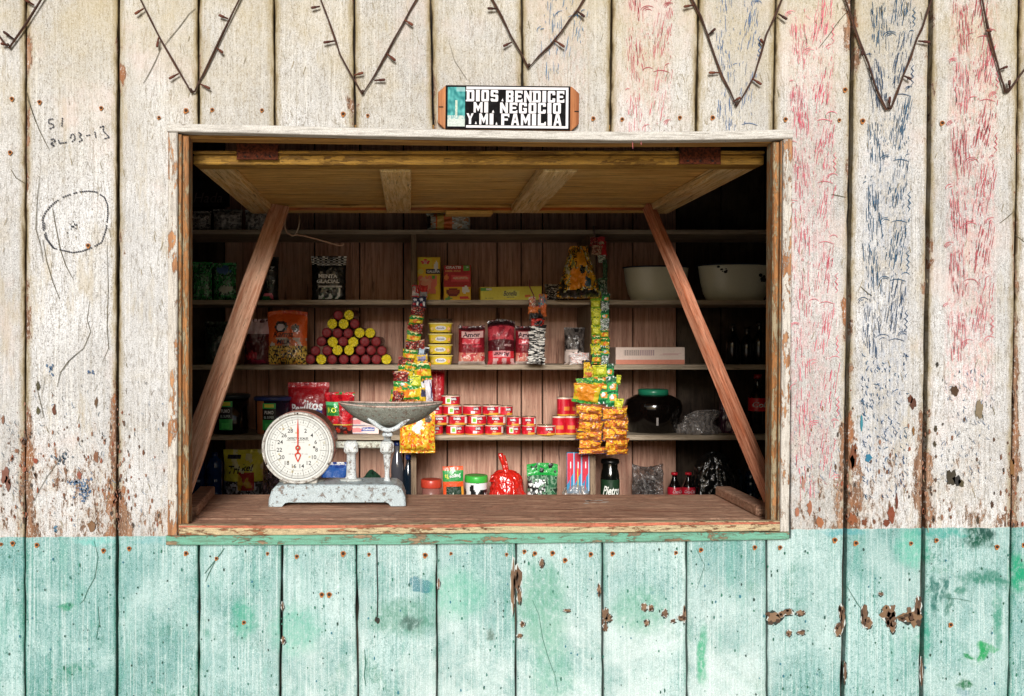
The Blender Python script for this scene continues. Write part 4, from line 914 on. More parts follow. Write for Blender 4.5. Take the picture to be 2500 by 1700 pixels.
# ---------------------------------------------------------------- goods: builders
rg = random.Random(21)
def V(*c): return Vector(lin(c[0])) if len(c) == 1 else Vector(c)
def nz(u, v, s, k=0.0): return noise.noise(Vector((u*s, v*s, k)))
class Pouch:
    """pillow-shaped packet standing on z=0, front towards -y"""
    def __init__(s, w_, h_, t_, seed=0, nx=26, nz_=30, seal=.07, bseal=0.0, waist=.06, wr=.05, slump=0.0, lean=0.0, topw=1.0, droop=0.0, flat=.55):
        s.__dict__.update(w=w_, h=h_, t=t_, seed=seed, nx=nx, nz=nz_, seal=seal, bseal=bseal, waist=waist, wr=wr, slump=slump, lean=lean, topw=topw, droop=droop, flat=flat)
    def pt(s, u, v, side):
        a = max(0.0, 1-abs(2*u-1)**2.4)**s.flat
        vt = max(0.0, min(1.0, (1-s.seal-v)/.30)); vb = max(0.0, min(1.0, (v-s.bseal)/.14))
        prof = (math.sin(vt*math.pi/2)**.8)*(math.sin(vb*math.pi/2)**.6)
        th = s.t/2*a*prof*(1+.25*nz(u, v, 2.2, s.seed))
        th = max(th, .0006)
        wk = (s.topw*v+(1-v)) if s.topw != 1 else 1
        x = s.w*(u-.5)*wk*(1-s.waist*prof*(1-.3*v))+s.w*.012*nz(u, v*3, 3, s.seed+7)
        y = -th if side == 0 else th
        y += s.t*s.wr*(nz(u, v, 7, s.seed+3)+.6*nz(u, v, 15, s.seed+5))*(1 if side == 0 else -1)*(.3+a)
        z = s.h*v+s.h*.012*nz(u, v, 3, s.seed+9)*v
        z -= s.droop*s.h*v*(abs(2*u-1)**2)
        y += s.lean*v*s.h
        return (x, y, z)
    def mesh(s, mb_, mat, colfn, backcol=None):
        nx, nz_ = s.nx, s.nz
        vs = [s.pt(i/nx, j/nz_, 0) for j in range(nz_+1) for i in range(nx+1)]
        fs = []; cs = []
        for j in range(nz_):
            for i in range(nx):
                a = j*(nx+1)+i; fs.append((a, a+1, a+nx+2, a+nx+1)); cs.append(tuple(max(0, c) for c in colfn((i+.5)/nx, (j+.5)/nz_)))
        mb_.add(vs, fs, mat, cs, smooth=True)
        vb = [s.pt(i/nx, j/nz_, 1) for j in range(nz_+1) for i in range(nx+1)]
        bc = backcol or cs[len(cs)//2]
        fb = [(f[0], f[3], f[2], f[1]) for f in fs]
        # close the rim
        k = len(vs); rim = []
        for j in range(nz_): rim += [(j*(nx+1), (j+1)*(nx+1), k+(j+1)*(nx+1), k+j*(nx+1)), (j*(nx+1)+nx, k+j*(nx+1)+nx, k+(j+1)*(nx+1)+nx, (j+1)*(nx+1)+nx)]
        for i in range(nx): rim += [(i, k+i, k+i+1, i+1), (nz_*(nx+1)+i, nz_*(nx+1)+i+1, k+nz_*(nx+1)+i+1, k+nz_*(nx+1)+i)]
        mb_.add(vs+vb, [tuple(k+q for q in f) for f in fb]+rim, mat, tuple(bc), smooth=True)
    def mapf(s, off=.0012):
        def f(x, z):
            u = min(.999, max(.001, x/s.w+.5)); v = min(.999, max(.001, z/s.h)); p_ = s.pt(u, v, 0)
            return (p_[0], p_[1]-off, p_[2])
        return f
def bands(*st):
    # st: (v_upper, colour) from bottom to top
    st = [(a, Vector(lin(b))) for a, b in st]
    def f(u, v):
        for a, b in st:
            if v <= a: return b
        return st[-1][1]
    return f
def over(base, *shapes):
    # shapes: ('e'|'r', cu, cv, ru, rv, colour[, noise amount])
    sh = [(s_[0], s_[1], s_[2], s_[3], s_[4], Vector(lin(s_[5])), s_[6] if len(s_) > 6 else 0) for s_ in shapes]
    def f(u, v):
        c = base(u, v) if callable(base) else Vector(lin(base))
        for k, cu, cv, ru, rv, cc, nn in sh:
            n_ = nn*nz(u, v, 9, cu*50) if nn else 0
            du, dv = (u-cu)/ru, (v-cv)/rv
            if (k == 'e' and du*du+dv*dv < 1+n_*2) or (k == 'r' and abs(du) < 1+n_ and abs(dv) < 1+n_): c = cc
        return c
    return f
def clutter(cols, s1=9, seed=0, aspect=1.0):
    cc = [Vector(lin(c)) for c in cols]
    def f(u, v):
        n_ = nz(u*aspect, v, s1, seed)+.5*nz(u*aspect, v, s1*2.3, seed+4)
        return cc[int(max(0, min(.999, n_*.75+.5))*len(cc))]
    return f
def spot(x0, x1, yt, k, d=1.68):
    """centre x, base z, width, height of a thing standing on shelf k seen between photo columns x0..x1 with its top at row yt"""
    return (X(x0, d)+X(x1, d))/2, SH[k], X(x1, d)-X(x0, d), Z(yt, d)-SH[k]
def bag(name, label, cat, x0, x1, yt, k, colfn, d=1.68, t=None, texts=(), mat='foil', group=None, rotz=0, z=None, h=None, **kw):
    cx, bz, w_, h_ = spot(x0, x1, yt, k, d)
    if h: h_ = h
    if z is not None: bz = z
    p = Pouch(w_, h_, t or w_*.42, seed=rg.uniform(0, 99), **kw); b = MB(); p.mesh(b, mat, colfn)
    mf = p.mapf()
    for tx in texts:
        body, u, v, hh, colr = tx[:5]; o_ = tx[5] if len(tx) > 5 else {}
        b.text(body, mf, hh*h_, 'print', colr, wfit=(o_.get('w')*w_ if o_.get('w') else None), bold=o_.get('b', .02), cx=(u-.5)*w_, cy=v*h_, rot=o_.get('rot', 0), shear=o_.get('sh', 0), arc=o_.get('arc', 0)/w_ if o_.get('arc') else 0)
    o = b.build(name, loc=(cx, d, bz), rot=(0, 0, rotz))
    return tag(o, label, cat, group)
def boxed(name, label, cat, x0, x1, yt, k, front, side='#c8a020', d=1.66, depth=.05, texts=(), rotz=0.0, roty=0.0, mat='card', nx=22, nz_=26, z=None, h=None, group=None, decals=()):
    cx, bz, w_, h_ = spot(x0, x1, yt, k, d)
    if z is not None: bz = z
    if h: h_ = h
    b = MB(); bv = .0015
    b.box(-w_/2, w_/2, 0, depth, 0, h_, mat, side, bev=bv)
    vs = []; fs = []; cs = []
    for j in range(nz_+1):
        for i in range(nx+1): vs.append((-w_/2+bv+(w_-2*bv)*i/nx, -.0006, bv+(h_-2*bv)*j/nz_))
    for j in range(nz_):
        for i in range(nx):
            a = j*(nx+1)+i; fs.append((a, a+1, a+nx+2, a+nx+1)); cs.append(tuple(front((i+.5)/nx, (j+.5)/nz_)))
    b.add(vs, fs, mat, cs)
    mf = lambda x, zz: (x, -.0012, zz)
    for tx in texts:
        body, u, v, hh, colr = tx[:5]; o_ = tx[5] if len(tx) > 5 else {}
        b.text(body, mf, hh*h_, mat, colr, wfit=(o_.get('w')*w_ if o_.get('w') else None), bold=o_.get('b', .02), cx=(u-.5)*w_, cy=v*h_, rot=o_.get('rot', 0), shear=o_.get('sh', 0))
    for (u0, u1, v0, v1, cc) in decals:
        b.add([((u0-.5)*w_, -.001, v0*h_), ((u1-.5)*w_, -.001, v0*h_), ((u1-.5)*w_, -.001, v1*h_), ((u0-.5)*w_, -.001, v1*h_)], [(0, 1, 2, 3)], mat, cc)
    o = b.build(name, loc=(cx, d, bz), rot=(0, roty, rotz)); return tag(o, label, cat, group)
def cyl_map(r, off=.0006, z0=0):
    def f(x, z): a = x/(r+off); return ((r+off)*math.sin(a), -(r+off)*math.cos(a), z+z0)
    return f

# ---------------------------------------------------------------- top shelf row
bag('bread_loaf', 'white wrapped loaf lying on the top shelf just under the hatch edge', 'bread', 1040, 1150, 520, 1, over(clutter(['#cfc8ba', '#b8a890', '#d9d2c8', '#c08a5a'], 6, 3), ('r', .38, .5, .2, .5, '#d86a2c', .3), ('r', .30, .5, .08, .5, '#e0b050', .3), ('r', .05, .5, .04, .3, '#2a2420', .3)), d=1.68, t=.09, wr=.08, seal=.02, mat='foil')
bag('plastic_bag', 'pale grey plastic bag at the left end of the top shelf', 'bag', 520, 592, 512, 1, clutter(['#6a6460', '#8c8680', '#b0aaa4', '#55504c'], 5, 9), d=1.7, t=.10, wr=.12)
bag('plastic_bag', 'second pale bag on the top shelf, closest to the wide prop stick', 'bag', 598, 652, 514, 1, clutter(['#6a6460', '#9c9690', '#c0bab4', '#55504c'], 5, 12), d=1.7, t=.10, wr=.12)
bag('plastic_bag', 'pale crumpled bag partly behind the left jamb on the top shelf', 'bag', 462, 516, 516, 1, clutter(['#5a5450', '#7c7670', '#a09a94', '#45403c'], 5, 15), d=1.7, t=.10, wr=.12)
pos_ = MB(); pos_.slab([(X(455, 1.9), Z(440, 1.9)), (X(560, 1.9), Z(440, 1.9)), (X(560, 1.9), Z(505, 1.9)), (X(455, 1.9), Z(505, 1.9))], 1.90, 1.904, 'card', '#15100e')
pos_.text('Hada', lambda x, z: (x, 1.8994, z), L(24, 1.9), 'card', '#6a5a58', cx=X(510, 1.9), cy=Z(483, 1.9), shear=.25)
tag(pos_.build('poster'), 'dark poster with faint script lettering on the back wall, upper left corner', 'poster')
# ---------------------------------------------------------------- second shelf
gcl = lambda s_: clutter(['#0c2a16', '#1d6b34', '#2c8a48', '#16402a', '#7a9a80', '#3aa05a', '#0c2016'], 7, s_)
bag('green_packet', 'smaller dark green foil packet beside the left jamb on the second shelf', 'packet', 470, 519, 640, 2, gcl(3), t=.05)
bag('green_packet', 'wider green and blue foil packet left of the wide prop stick', 'packet', 520, 578, 642, 2, over(gcl(8), ('e', .45, .8, .3, .12, '#4a6a9a', .4), ('e', .6, .3, .3, .1, '#a8b0a0', .4)), t=.06)
bag('candy_bag', 'black sweets bag with white print and pink corner, half behind the wide prop stick', 'bag', 622, 681, 628, 2, over(V('#09090b') and (lambda u, v: Vector(lin('#0a0a0c'))), ('e', .62, .1, .22, .08, '#d86a80', .6), ('e', .5, .04, .2, .05, '#2a7a4a', .5)), t=.05,
    texts=(('Z', .75, .72, .10, '#d8d8d8', {'sh': .3}), ('7', .82, .42, .09, '#b8b8b8'), ('O', .68, .40, .16, '#3a4a3a')))
def menta(u, v):
    if v > .80: return V('#e8e8e8') if (int(u*13)+int(v*34)) % 2 else V('#0a0a0a')
    if .785 < v <= .80-.012*math.cos(u*6): return V('#e0e0e0')
    if v < .30 and v > .04:
        n_ = nz(u, v, 8, 2); 
        if .2 < u < .85: return V('#d8e0d8') if n_ > .22 else (V('#5f7a64') if n_ > .08 else V('#0c0e10'))
    if .30 < v < .33 and .2 < u < .9: return V('#c8c8c8')
    return V('#0a0b0d')
bag('candy_bag', 'black mint sweets bag with white lettering and a chequered top edge', 'bag', 760, 846, 626, 2, menta, t=.055, nx=39, nz_=51, waist=.05,
    texts=(('MENTA', .49, .545, .085, '#e8e8e8', {'w': .56, 'b': .05}), ('GLACIAL', .49, .43, .085, '#e8e8e8', {'w': .66, 'b': .05})))
boxed('stock_cube_box', 'tall yellow carton with a red oval and pink food picture', 'carton', 1019, 1075, 628, 2,
    over(lambda u, v: V('#e8b020'), ('r', .34, .88, .30, .11, '#f0c030'), ('e', .34, .89, .20, .055, '#c82028'), ('e', .34, .89, .14, .03, '#e8b0a0'), ('r', .70, .67, .32, .055, '#1c1a38'), ('e', .82, .80, .10, .10, '#e8e0d8', .3), ('e', .14, .67, .14, .05, '#c8c060', .3), ('r', .44, .36, .40, .20, '#e07060', .25), ('e', .4, .38, .25, .14, '#e89078', .5), ('e', .7, .53, .10, .04, '#4a9a3c', .4), ('e', .3, .48, .2, .04, '#f0a080', .4)), d=1.68,
    texts=(('GALLINA', .70, .67, .055, '#f4f4f4', {'w': .56, 'b': .04}), ('MAGGI', .34, .89, .028, '#c82028', {'w': .24, 'b': .04})))
boxed('stock_cube_box', 'red and yellow carton printed GRATIS 100% MAS', 'carton', 1083, 1150, 648, 2,
    over(bands((.40, '#e8a820'), (1, '#a82028')), ('r', .62, .62, .34, .10, '#c8404a'), ('e', .62, .63, .30, .06, '#d86a60', .2), ('e', .35, .24, .26, .12, '#6a2018', .15), ('e', .35, .26, .20, .07, '#8a3820', .2), ('e', .80, .30, .13, .10, '#e8e4d8', .3), ('e', .10, .66, .08, .10, '#d87840', .3), ('r', .86, .91, .11, .075, '#5a9a3c'), ('e', .75, .07, .2, .05, '#c03028', .2), ('e', .15, .05, .14, .05, '#5a8a3c', .3)), d=1.67, rotz=R(-6), depth=.07, side='#8a5a28',
    texts=(('GRATIS', .36, .94, .075, '#f0e8e0', {'w': .56, 'b': .04, 'sh': .15}), ('100% MAS', .34, .84, .06, '#e8a060', {'w': .56, 'b': .03, 'sh': .15}), ('28', .86, .94, .05, '#e8f0d8', {'b': .03}), ('GALLINITA', .62, .64, .06, '#e8c0a8', {'w': .54, 'b': .03}), ('con mas sabor', .5, .47, .03, '#7a3820', {'w': .5, 'b': .01})))
boxed('margarine_carton', 'long low yellow carton lying on the second shelf', 'carton', 1173, 1323, 700, 2,
    over(lambda u, v: V('#e4cc50'), ('r', .06, .86, .06, .12, '#5aa050', .3), ('r', .14, .86, .04, .08, '#d8d8c8', .3), ('e', .5, .5, .15, .32, '#ead86a'), ('e', .77, .3, .03, .14, '#d8703c', .3)), d=1.66, depth=.10, side='#d8b838',
    texts=(('Bonella', .49, .52, .36, '#2a2850', {'w': .21, 'b': .015, 'sh': .2}), ('margarina', .49, .24, .10, '#3a3860', {'w': .12}), ('de mesa', .14, .2, .08, '#6a6840', {'w': .14})), roty=R(-.9))
# enamel basins
def basin(name, label, x0, x1, yt, marks):
    d = 1.80; cx, bz, w_, h_ = spot(x0, x1, yt, 2, d); R_ = w_/2
    o = thing(name, label, 'basin', (cx, d, bz), group='enamel basins on the second shelf')
    prof = [(R_*.62, 0), (R_*.74, .006), (R_*.84, h_*.22), (R_*.92, h_*.55), (R_*.97, h_*.92)]
    inner = [(R_*.95, h_*.92), (R_*.90, h_*.55), (R_*.80, h_*.22), (R_*.6, .01), (.001, .008)]
    b = MB(); b.lathe(prof+[(R_*.985, h_*.96)]+inner, 'enamel', '#dcd2b8', n=48, cap=False, sy=.62)
    if marks:
        mf = lambda x, z: None
        for (a0, zc, s_) in marks:
            for q in range(9):
                aa = a0+rg.uniform(-.13, .13); zz = zc*h_+rg.uniform(-.08, .08)*h_; r_ = (R_*.9+.05*R_*zz/h_)*1.02; e = rg.uniform(.004, .010)*s_
                pts = [((r_+.0015)*math.sin(aa+e*math.cos(t)/r_), -(r_+.0015)*math.cos(aa+e*math.cos(t)/r_)*.62-.0015, zz+e*.7*math.sin(t)) for t in [2*math.pi*i/7 for i in range(7)]]
                b.add(pts, [tuple(range(7))], 'ink', '#15181a')
    b.build('bowl', o)
    b = MB(); vs = []; n = 48; rr_ = .0035
    for i in range(n):
        a = 2*math.pi*i/n
        for j in range(6):
            t = 2*math.pi*j/6; q = R_*.99+rr_*math.cos(t); vs.append((q*math.sin(a), -q*math.cos(a)*.62, h_*.965+rr_*math.sin(t)))
    b.add(vs, [(i*6+j, ((i+1) % n)*6+j, ((i+1) % n)*6+(j+1) % 6, i*6+(j+1) % 6) for i in range(n) for j in range(6)], 'enamel', '#10203a', smooth=True)
    b.build('rim', o)
basin('enamel_basin', 'cream enamel basin with dark blue rim just behind the narrow reddish prop', 1521, 1682, 651, None)
basin('enamel_basin', 'cream enamel basin with dark leaf print at the right end of the second shelf', 1703, 1885, 646, [(-.55, .82, 1.0), (.62, .60, 1.3)])
# dark bundle beside the hanging bag
bag('dark_bundle', 'small black and white crinkled bundle left of the bulging snack bag', 'bag', 1330, 1392, 694, 2, clutter(['#0a0a0a', '#151515', '#a8a098', '#1c1a18', '#0c0c0c', '#6a605a'], 8, 31), d=1.66, t=.06, wr=.15)
# ---------------------------------------------------------------- third shelf
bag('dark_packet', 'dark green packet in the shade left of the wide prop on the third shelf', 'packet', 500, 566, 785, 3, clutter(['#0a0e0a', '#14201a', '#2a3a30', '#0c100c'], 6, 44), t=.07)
bag('red_packet', 'maroon packet with a white and pink top in the shadow beside the orange bag', 'packet', 596, 660, 779, 3, over(bands((.68, '#4a1218'), (1, '#c8a8b0')), ('r', .3, .85, .4, .14, '#d0b8c0', .6), ('e', .3, .2, .2, .1, '#a82838', .6), ('e', .5, .05, .3, .05, '#8a2040', .5)), t=.07, wr=.1)
def milk(u, v):
    c = V('#d8581c')
    if v < .34:
        c = [V('#3a2a14'), V('#a88a3c'), V('#d8b050'), V('#1c140c'), V('#c8903c')][int(max(0, min(.99, nz(u, v, 14, 4)+.5))*5)]
    elif v < .50: c = V('#b8a89a') if nz(u, v, 7, 2) > .12 else V('#c8602c')
    if (u-.36)**2/.026+(v-.70)**2/.012 < 1: c = V('#1c1614')
    if (u-.34)**2/.010+(v-.69)**2/.004 < 1: c = V('#c8b8b8')
    if (u-.72)**2/.010+(v-.67)**2/.005 < 1: c = V('#2a1408')
    if v > .93 and u > .35: c = V('#c8401c')
    return c
bag('candy_bag', 'orange sweets bag with clear base showing gold wrappers', 'bag', 653, 751, 758, 3, milk, t=.06, nx=36, nz_=40, waist=.03, droop=.03,
    texts=(('MILK', .44, .425, .085, '#1c1830', {'w': .36, 'b': .03, 'sh': .3}), ('Karma', .42, .56, .10, '#2a1c14', {'w': .5, 'b': .02, 'sh': .3})))
# candle-like rolls: yellow-capped and red-ended, stacked in a pyramid
def roll(yellow):
    o = thing('candy_roll', 'x', 'sweets roll'); r_ = .0228; b = MB()
    Mx = Matrix.Rotation(R(90), 4, 'X')
    body = [(r_*.9, -.13), (r_, -.125), (r_, -.006), (r_*.93, 0.0)]
    b.lathe([(a, -c-.13) for a, c in body[::-1]][::-1] if False else body, 'foilsm', '#4a0c10' if yellow else '#4a0a10', n=20, M4=Mx, cap=True)
    b.build('wrapper', o)
    b = MB(); n = 20; vs = []; fs = []; cs = []
    rings = [0, .35, .7, .97, 1.02] if yellow else [0, .3, .6, .85, 1.0]
    for q, rr in enumerate(rings):
        for j in range(n):
            a = 2*math.pi*j/n; R1 = r_*rr*(.97 if yellow else .9)*(1+(.05*math.sin(j*2.6) if q == 4 else 0))
            yy = -.0015-(.0035*(1 if q < 4 else .1) if yellow else .005*(1-rr**4))+(.0022*math.sin(j*1.7+q*2) if 0 < q < 4 else 0)
            vs.append((R1*math.cos(a), yy, R1*math.sin(a)))
    for q in range(4):
        for j in range(n):
            fs.append((q*n+j, (q+1)*n+j, (q+1)*n+(j+1) % n, q*n+(j+1) % n)); k_ = .78+.4*((j*7+q*5) % 5)/5
            base = V('#d0bc1c') if yellow else V('#6a0c10'); cs.append(tuple(base*k_))
    b.add(vs, fs, 'foilsm' if yellow else 'card', cs, smooth=not yellow); b.build('cap' if yellow else 'wrapper_end', o)
    return o
ry, rr0 = roll(True), roll(False); first = {True: ry, False: rr0}; used = {True: False, False: False}
rows = [(876.5, [(757, 0), (784, 1), (811, 0), (838, 0), (865, 0), (892, 0), (918, 0), (943.5, 1)]), (855.5, [(771, 0), (798, 0), (825.6, 1), (852.6, 1), (879.5, 0), (906, 0), (931, 0)]),
        (834.5, [(785, 0), (812.4, 1), (838, 0), (864, 1), (891, 0), (917, 0)]), (812, [(797, 0), (824, 0), (850.5, 0), (877.4, 1), (903.8, 1)]), (789.5, [(811.7, 1), (839.4, 1), (866, 0)]), (767, [(825, 0), (852.6, 1)])]
ordn = ['bottom', 'second', 'third', 'fourth', 'fifth', 'top']; cnt = ['first', 'second', 'third', 'fourth', 'fifth', 'sixth', 'seventh', 'eighth']
dr = 1.645
for i, (y, xs) in enumerate(rows):
    for j, (x, yl) in enumerate(xs):
        yl = bool(yl); lab = ('yellow-capped' if yl else 'dark red glossy')+' sweets roll, '+cnt[j]+' from the left in the '+ordn[i]+' row of the pyramid'
        loc = (X(x+rg.uniform(-1.6, 1.6), dr), dr+rg.uniform(-.008, .010), SH[3]+.0232+i*.0395+(rg.uniform(-.001, .003) if i else 0)); rot = (R(rg.uniform(-3, 3)), rg.uniform(0, 6.28), R(rg.uniform(-9, 9)))
        if not used[yl]: o = first[yl]; used[yl] = True; o.location = loc; o.rotation_euler = rot
        else: o = dup(first[yl], loc, rot)
        o['label'] = lab; o['group'] = 'sweets rolls stacked in a pyramid'
# margarine tubs
def tub():
    o = thing('margarine_tub', 'x', 'tub'); w2, d2, h_ = L(29.5, 1.68), .045, .044
    b = MB(); n = 40; vs = []; fs = []
    def rr(t, a, c, p=4): 
        ct, st = math.cos(t), math.sin(t); k = (abs(ct)**p+abs(st)**p)**(-1/p); return (a*k*ct, c*k*st)
    lv = [(.86, 0), (.88, .003), (.97, h_*.80), (1.0, h_*.82)]
    for s_, z_ in lv:
        for j in range(n): q = rr(2*math.pi*j/n, w2*s_, d2*s_); vs.append((q[0], q[1], z_))
    for i in range(len(lv)-1):
        for j in range(n): fs.append((i*n+j, i*n+(j+1) % n, (i+1)*n+(j+1) % n, (i+1)*n+j))
    fs.append(tuple(range(n))[::-1]); b.add(vs, fs, 'print', '#e0bc28', smooth=False)
    yf = lambda z_: -d2*(.88+.09*z_/(h_*.8))-.0009
    pts = [(w2*.46*math.cos(t), yf(h_*.42+h_*.26*math.sin(t)), h_*.42+h_*.24*math.sin(t)) for t in [2*math.pi*i/20 for i in range(20)]]
    b.add(pts, [tuple(range(20))], 'print', '#e8e4d8')
    b.text('Bonella', lambda x, z: (x, yf(z)-.0006, z), h_*.22, 'print', '#2c2c58', wfit=w2*.62, bold=.01, cx=0, cy=h_*.42, shear=.2)
    for (u, c_) in ((.66, '#d8902c'), (-.68, '#c8a020')):
        pts = [(w2*u+w2*.12*math.cos(t), yf(h_*.4)-.0003, h_*.34+h_*.2*math.sin(t)) for t in [2*math.pi*i/10 for i in range(10)]]; b.add(pts, [tuple(range(10))], 'print', c_)
    b.build('tub_body', o)
    b = MB(); vs = []; fs = []; lv = [(.99, h_*.825), (1.05, h_*.83), (1.05, h_*.93), (1.0, h_*.96), (.9, h_*.965), (.86, h_*.94)]
    for s_, z_ in lv:
        for j in range(n): q = rr(2*math.pi*j/n, w2*s_, d2*s_); vs.append((q[0], q[1], z_))
    for i in range(len(lv)-1):
        for j in range(n): fs.append((i*n+j, i*n+(j+1) % n, (i+1)*n+(j+1) % n, (i+1)*n+j))
    fs.append(tuple((len(lv)-1)*n+j for j in range(n))); b.add(vs, fs, 'print', '#d8c878'); b.build('lid', o)
    return o
tb = tub(); cxt = X(1075, 1.68)
for i, nm in enumerate(['lowest', 'second from the bottom', 'third from the bottom', 'topmost']):
    loc = (cxt+[.001, .0, -.001, .001][i], 1.69, SH[3]+i*.0485+.0005); o = tb if i == 0 else dup(tb, loc, (0, 0, R([2, -3, 2, -1][i]))); o.location = loc
    o['label'] = 'yellow margarine tub, '+nm+' of its stack of four'; o['group'] = 'stacked margarine tubs'
bag('dark_packet', 'flat dark packet lying on top of the stacked margarine tubs', 'packet', 1046, 1106, 770, 3, clutter(['#2a1c14', '#4a3424', '#1c140e'], 6, 3), z=SH[3]+4*.0485+.0012, h=.012, t=.05, wr=.1, seal=0)
# Amor wafer packets
def amor(u, v):
    n_ = nz(u, v, 7, 3)
    c = V('#7a1420')
    if v < .30: c = V('#c87a6a') if n_ > .0 else V('#d8b0a0') if n_ > -.15 else V('#b83c40')
    if v < .07: c = V('#b8a8a0')
    if .52 < v < .66 and .12 < u < .8: c = V('#c82c3c') if n_ > -.1 else V('#e07078')
    if .70 < v < .86 and .1 < u < .92: c = V('#d8a8a4')
    if .45 < v < .50 and n_ > 0: c = V('#b03040')
    if v > .90: c = V('#3a1418')
    return c
bag('wafer_packet', 'dark red wafer packet standing upright just right of the margarine tubs', 'packet', 1119, 1184, 797, 3, amor, t=.06, nx=30, nz_=36, waist=.03, seal=.05, texts=(('Amor', .48, .775, .13, '#2a1020', {'w': .66, 'b': .03}),), droop=-.03)
def amor2(u, v):
    n_ = nz(u, v, 6, 9); c = V('#4a1018')
    if v > .55 and v < .85: c = V('#b83c48') if n_ > -.05 else V('#8a2430')
    if v < .30: c = V('#c82430')
    if v < .13: c = V('#d8a8a8') if n_ > 0 else V('#b83038')
    if .16 < v < .30 and .15 < u < .85: c = V('#d8888c')
    if v > .88: c = V('#241014')
    return c
bag('wafer_packet', 'red wafer packet turned upside down in the middle of the three', 'packet', 1190, 1257, 779, 3, amor2, t=.07, nx=30, nz_=36, waist=.05, seal=.05, droop=.06, texts=(('Amor', .5, .23, .10, '#3a1020', {'w': .6, 'b': .03, 'rot': math.pi}), ('amor', .72, .43, .05, '#c8a0a0', {'w': .28})))
bag('wafer_packet', 'dark red wafer packet half hidden by the black and white hanging strip', 'packet', 1258, 1316, 797, 3, amor, t=.06, nx=26, nz_=36, waist=.03, seal=.05, texts=(('Amor', .42, .775, .13, '#2a1020', {'w': .66, 'b': .03}),))
bag('paper_pack', 'dark wrapped pack with white rolls showing at its base, left of the right divider', 'pack', 1377, 1428, 800, 3, over(clutter(['#24201f', '#3c3634', '#5a5450', '#1c1a1a'], 5, 6), ('r', .5, .16, .5, .17, '#c8b8b0', .4), ('r', .3, .36, .3, .04, '#b8a8a0', .2)), t=.07, d=1.70, wr=.05, seal=.03)
bag('napkin_pack', 'short white and pink packet in front of the dark wrapped pack', 'packet', 1390, 1440, 862, 3, clutter(['#d8ccc8', '#e8e0dc', '#c8a098', '#f0ece8'], 8, 6), t=.04, d=1.635, wr=.15)
# white carton with barcode
dec = [(.12+i*.0078+(i % 3)*.001, .12+i*.0078+.0022+(i % 4)*.0012, .52, .84, '#3a2a2a' if i < 30 else '#6a3a5a') for i in range(56)]
boxed('white_carton', 'long low white carton with a large barcode and pink base band', 'carton', 1503, 1672, 848, 3, over(bands((.26, '#c8806a'), (1, '#d8c0b4')), ('r', .8, .6, .14, .06, '#c8a8a0', .3)), d=1.66, depth=.16, side='#c8b0a0', mat='card', decals=dec)
# glass bottles
def bottle(name, label, cat, x0, x1, yt, k, prof, bodycol, capcol, d=1.70, labels=None, group=None, mat='darkglass', h=None):
    cx, bz, w_, h_ = spot(x0, x1, yt, k, d); h_ = h or h_; r_ = w_/2
    o = thing(name, label, cat, (cx, d, bz), group=group)
    b = MB(); b.lathe([(a*r_, c*h_) for a, c in prof], mat, bodycol, n=28); b.build('bottle_body', o)
    if labels:
        z0, z1, lc, txt, tc = labels; b = MB(); rl = r_*1.0+.0007
        b.lathe([(rl, z0*h_), (rl, z1*h_)], 'print', lc, n=28, cap=False)
        if txt: b.text(txt, cyl_map(rl), (z1-z0)*h_*.42, 'print', tc, wfit=min(r_*1.9, 99), bold=.02, cx=0, cy=(z0+z1)/2*h_, shear=.25)
        b.build('label', o)
    if capcol:
        nr, nz0 = prof[-1][0]*r_, prof[-1][1]*h_
        b = MB(); b.lathe([(nr*1.15, nz0-.018), (nr*1.25, nz0-.014), (nr*1.2, nz0+.001), (nr*.8, nz0+.003)], 'print', capcol, n=20); b.build('cap', o)
    return o
BP = [(.92, 0), (1, .02), (1, .50), (.96, .58), (.60, .72), (.36, .80), (.33, .96), (.36, .965), (.36, 1.0)]
for (a, c, yt_, lab, cc, cap) in [(1772, 1806, 792, 'dark bottle with glints nearest the narrow prop on the third shelf', '#04070a', '#101010'), (1808, 1840, 800, 'dark bottle in the middle of the three on the third shelf right', '#05090c', '#0c0c0c'), (1838, 1870, 786, 'dark bottle furthest right on the third shelf behind the jamb', '#060c0a', '#0a0a0a')]:
    bottle('glass_bottle', lab, 'bottle', a, c, yt_, 3, BP, cc, cap, group='dark bottles on the right')
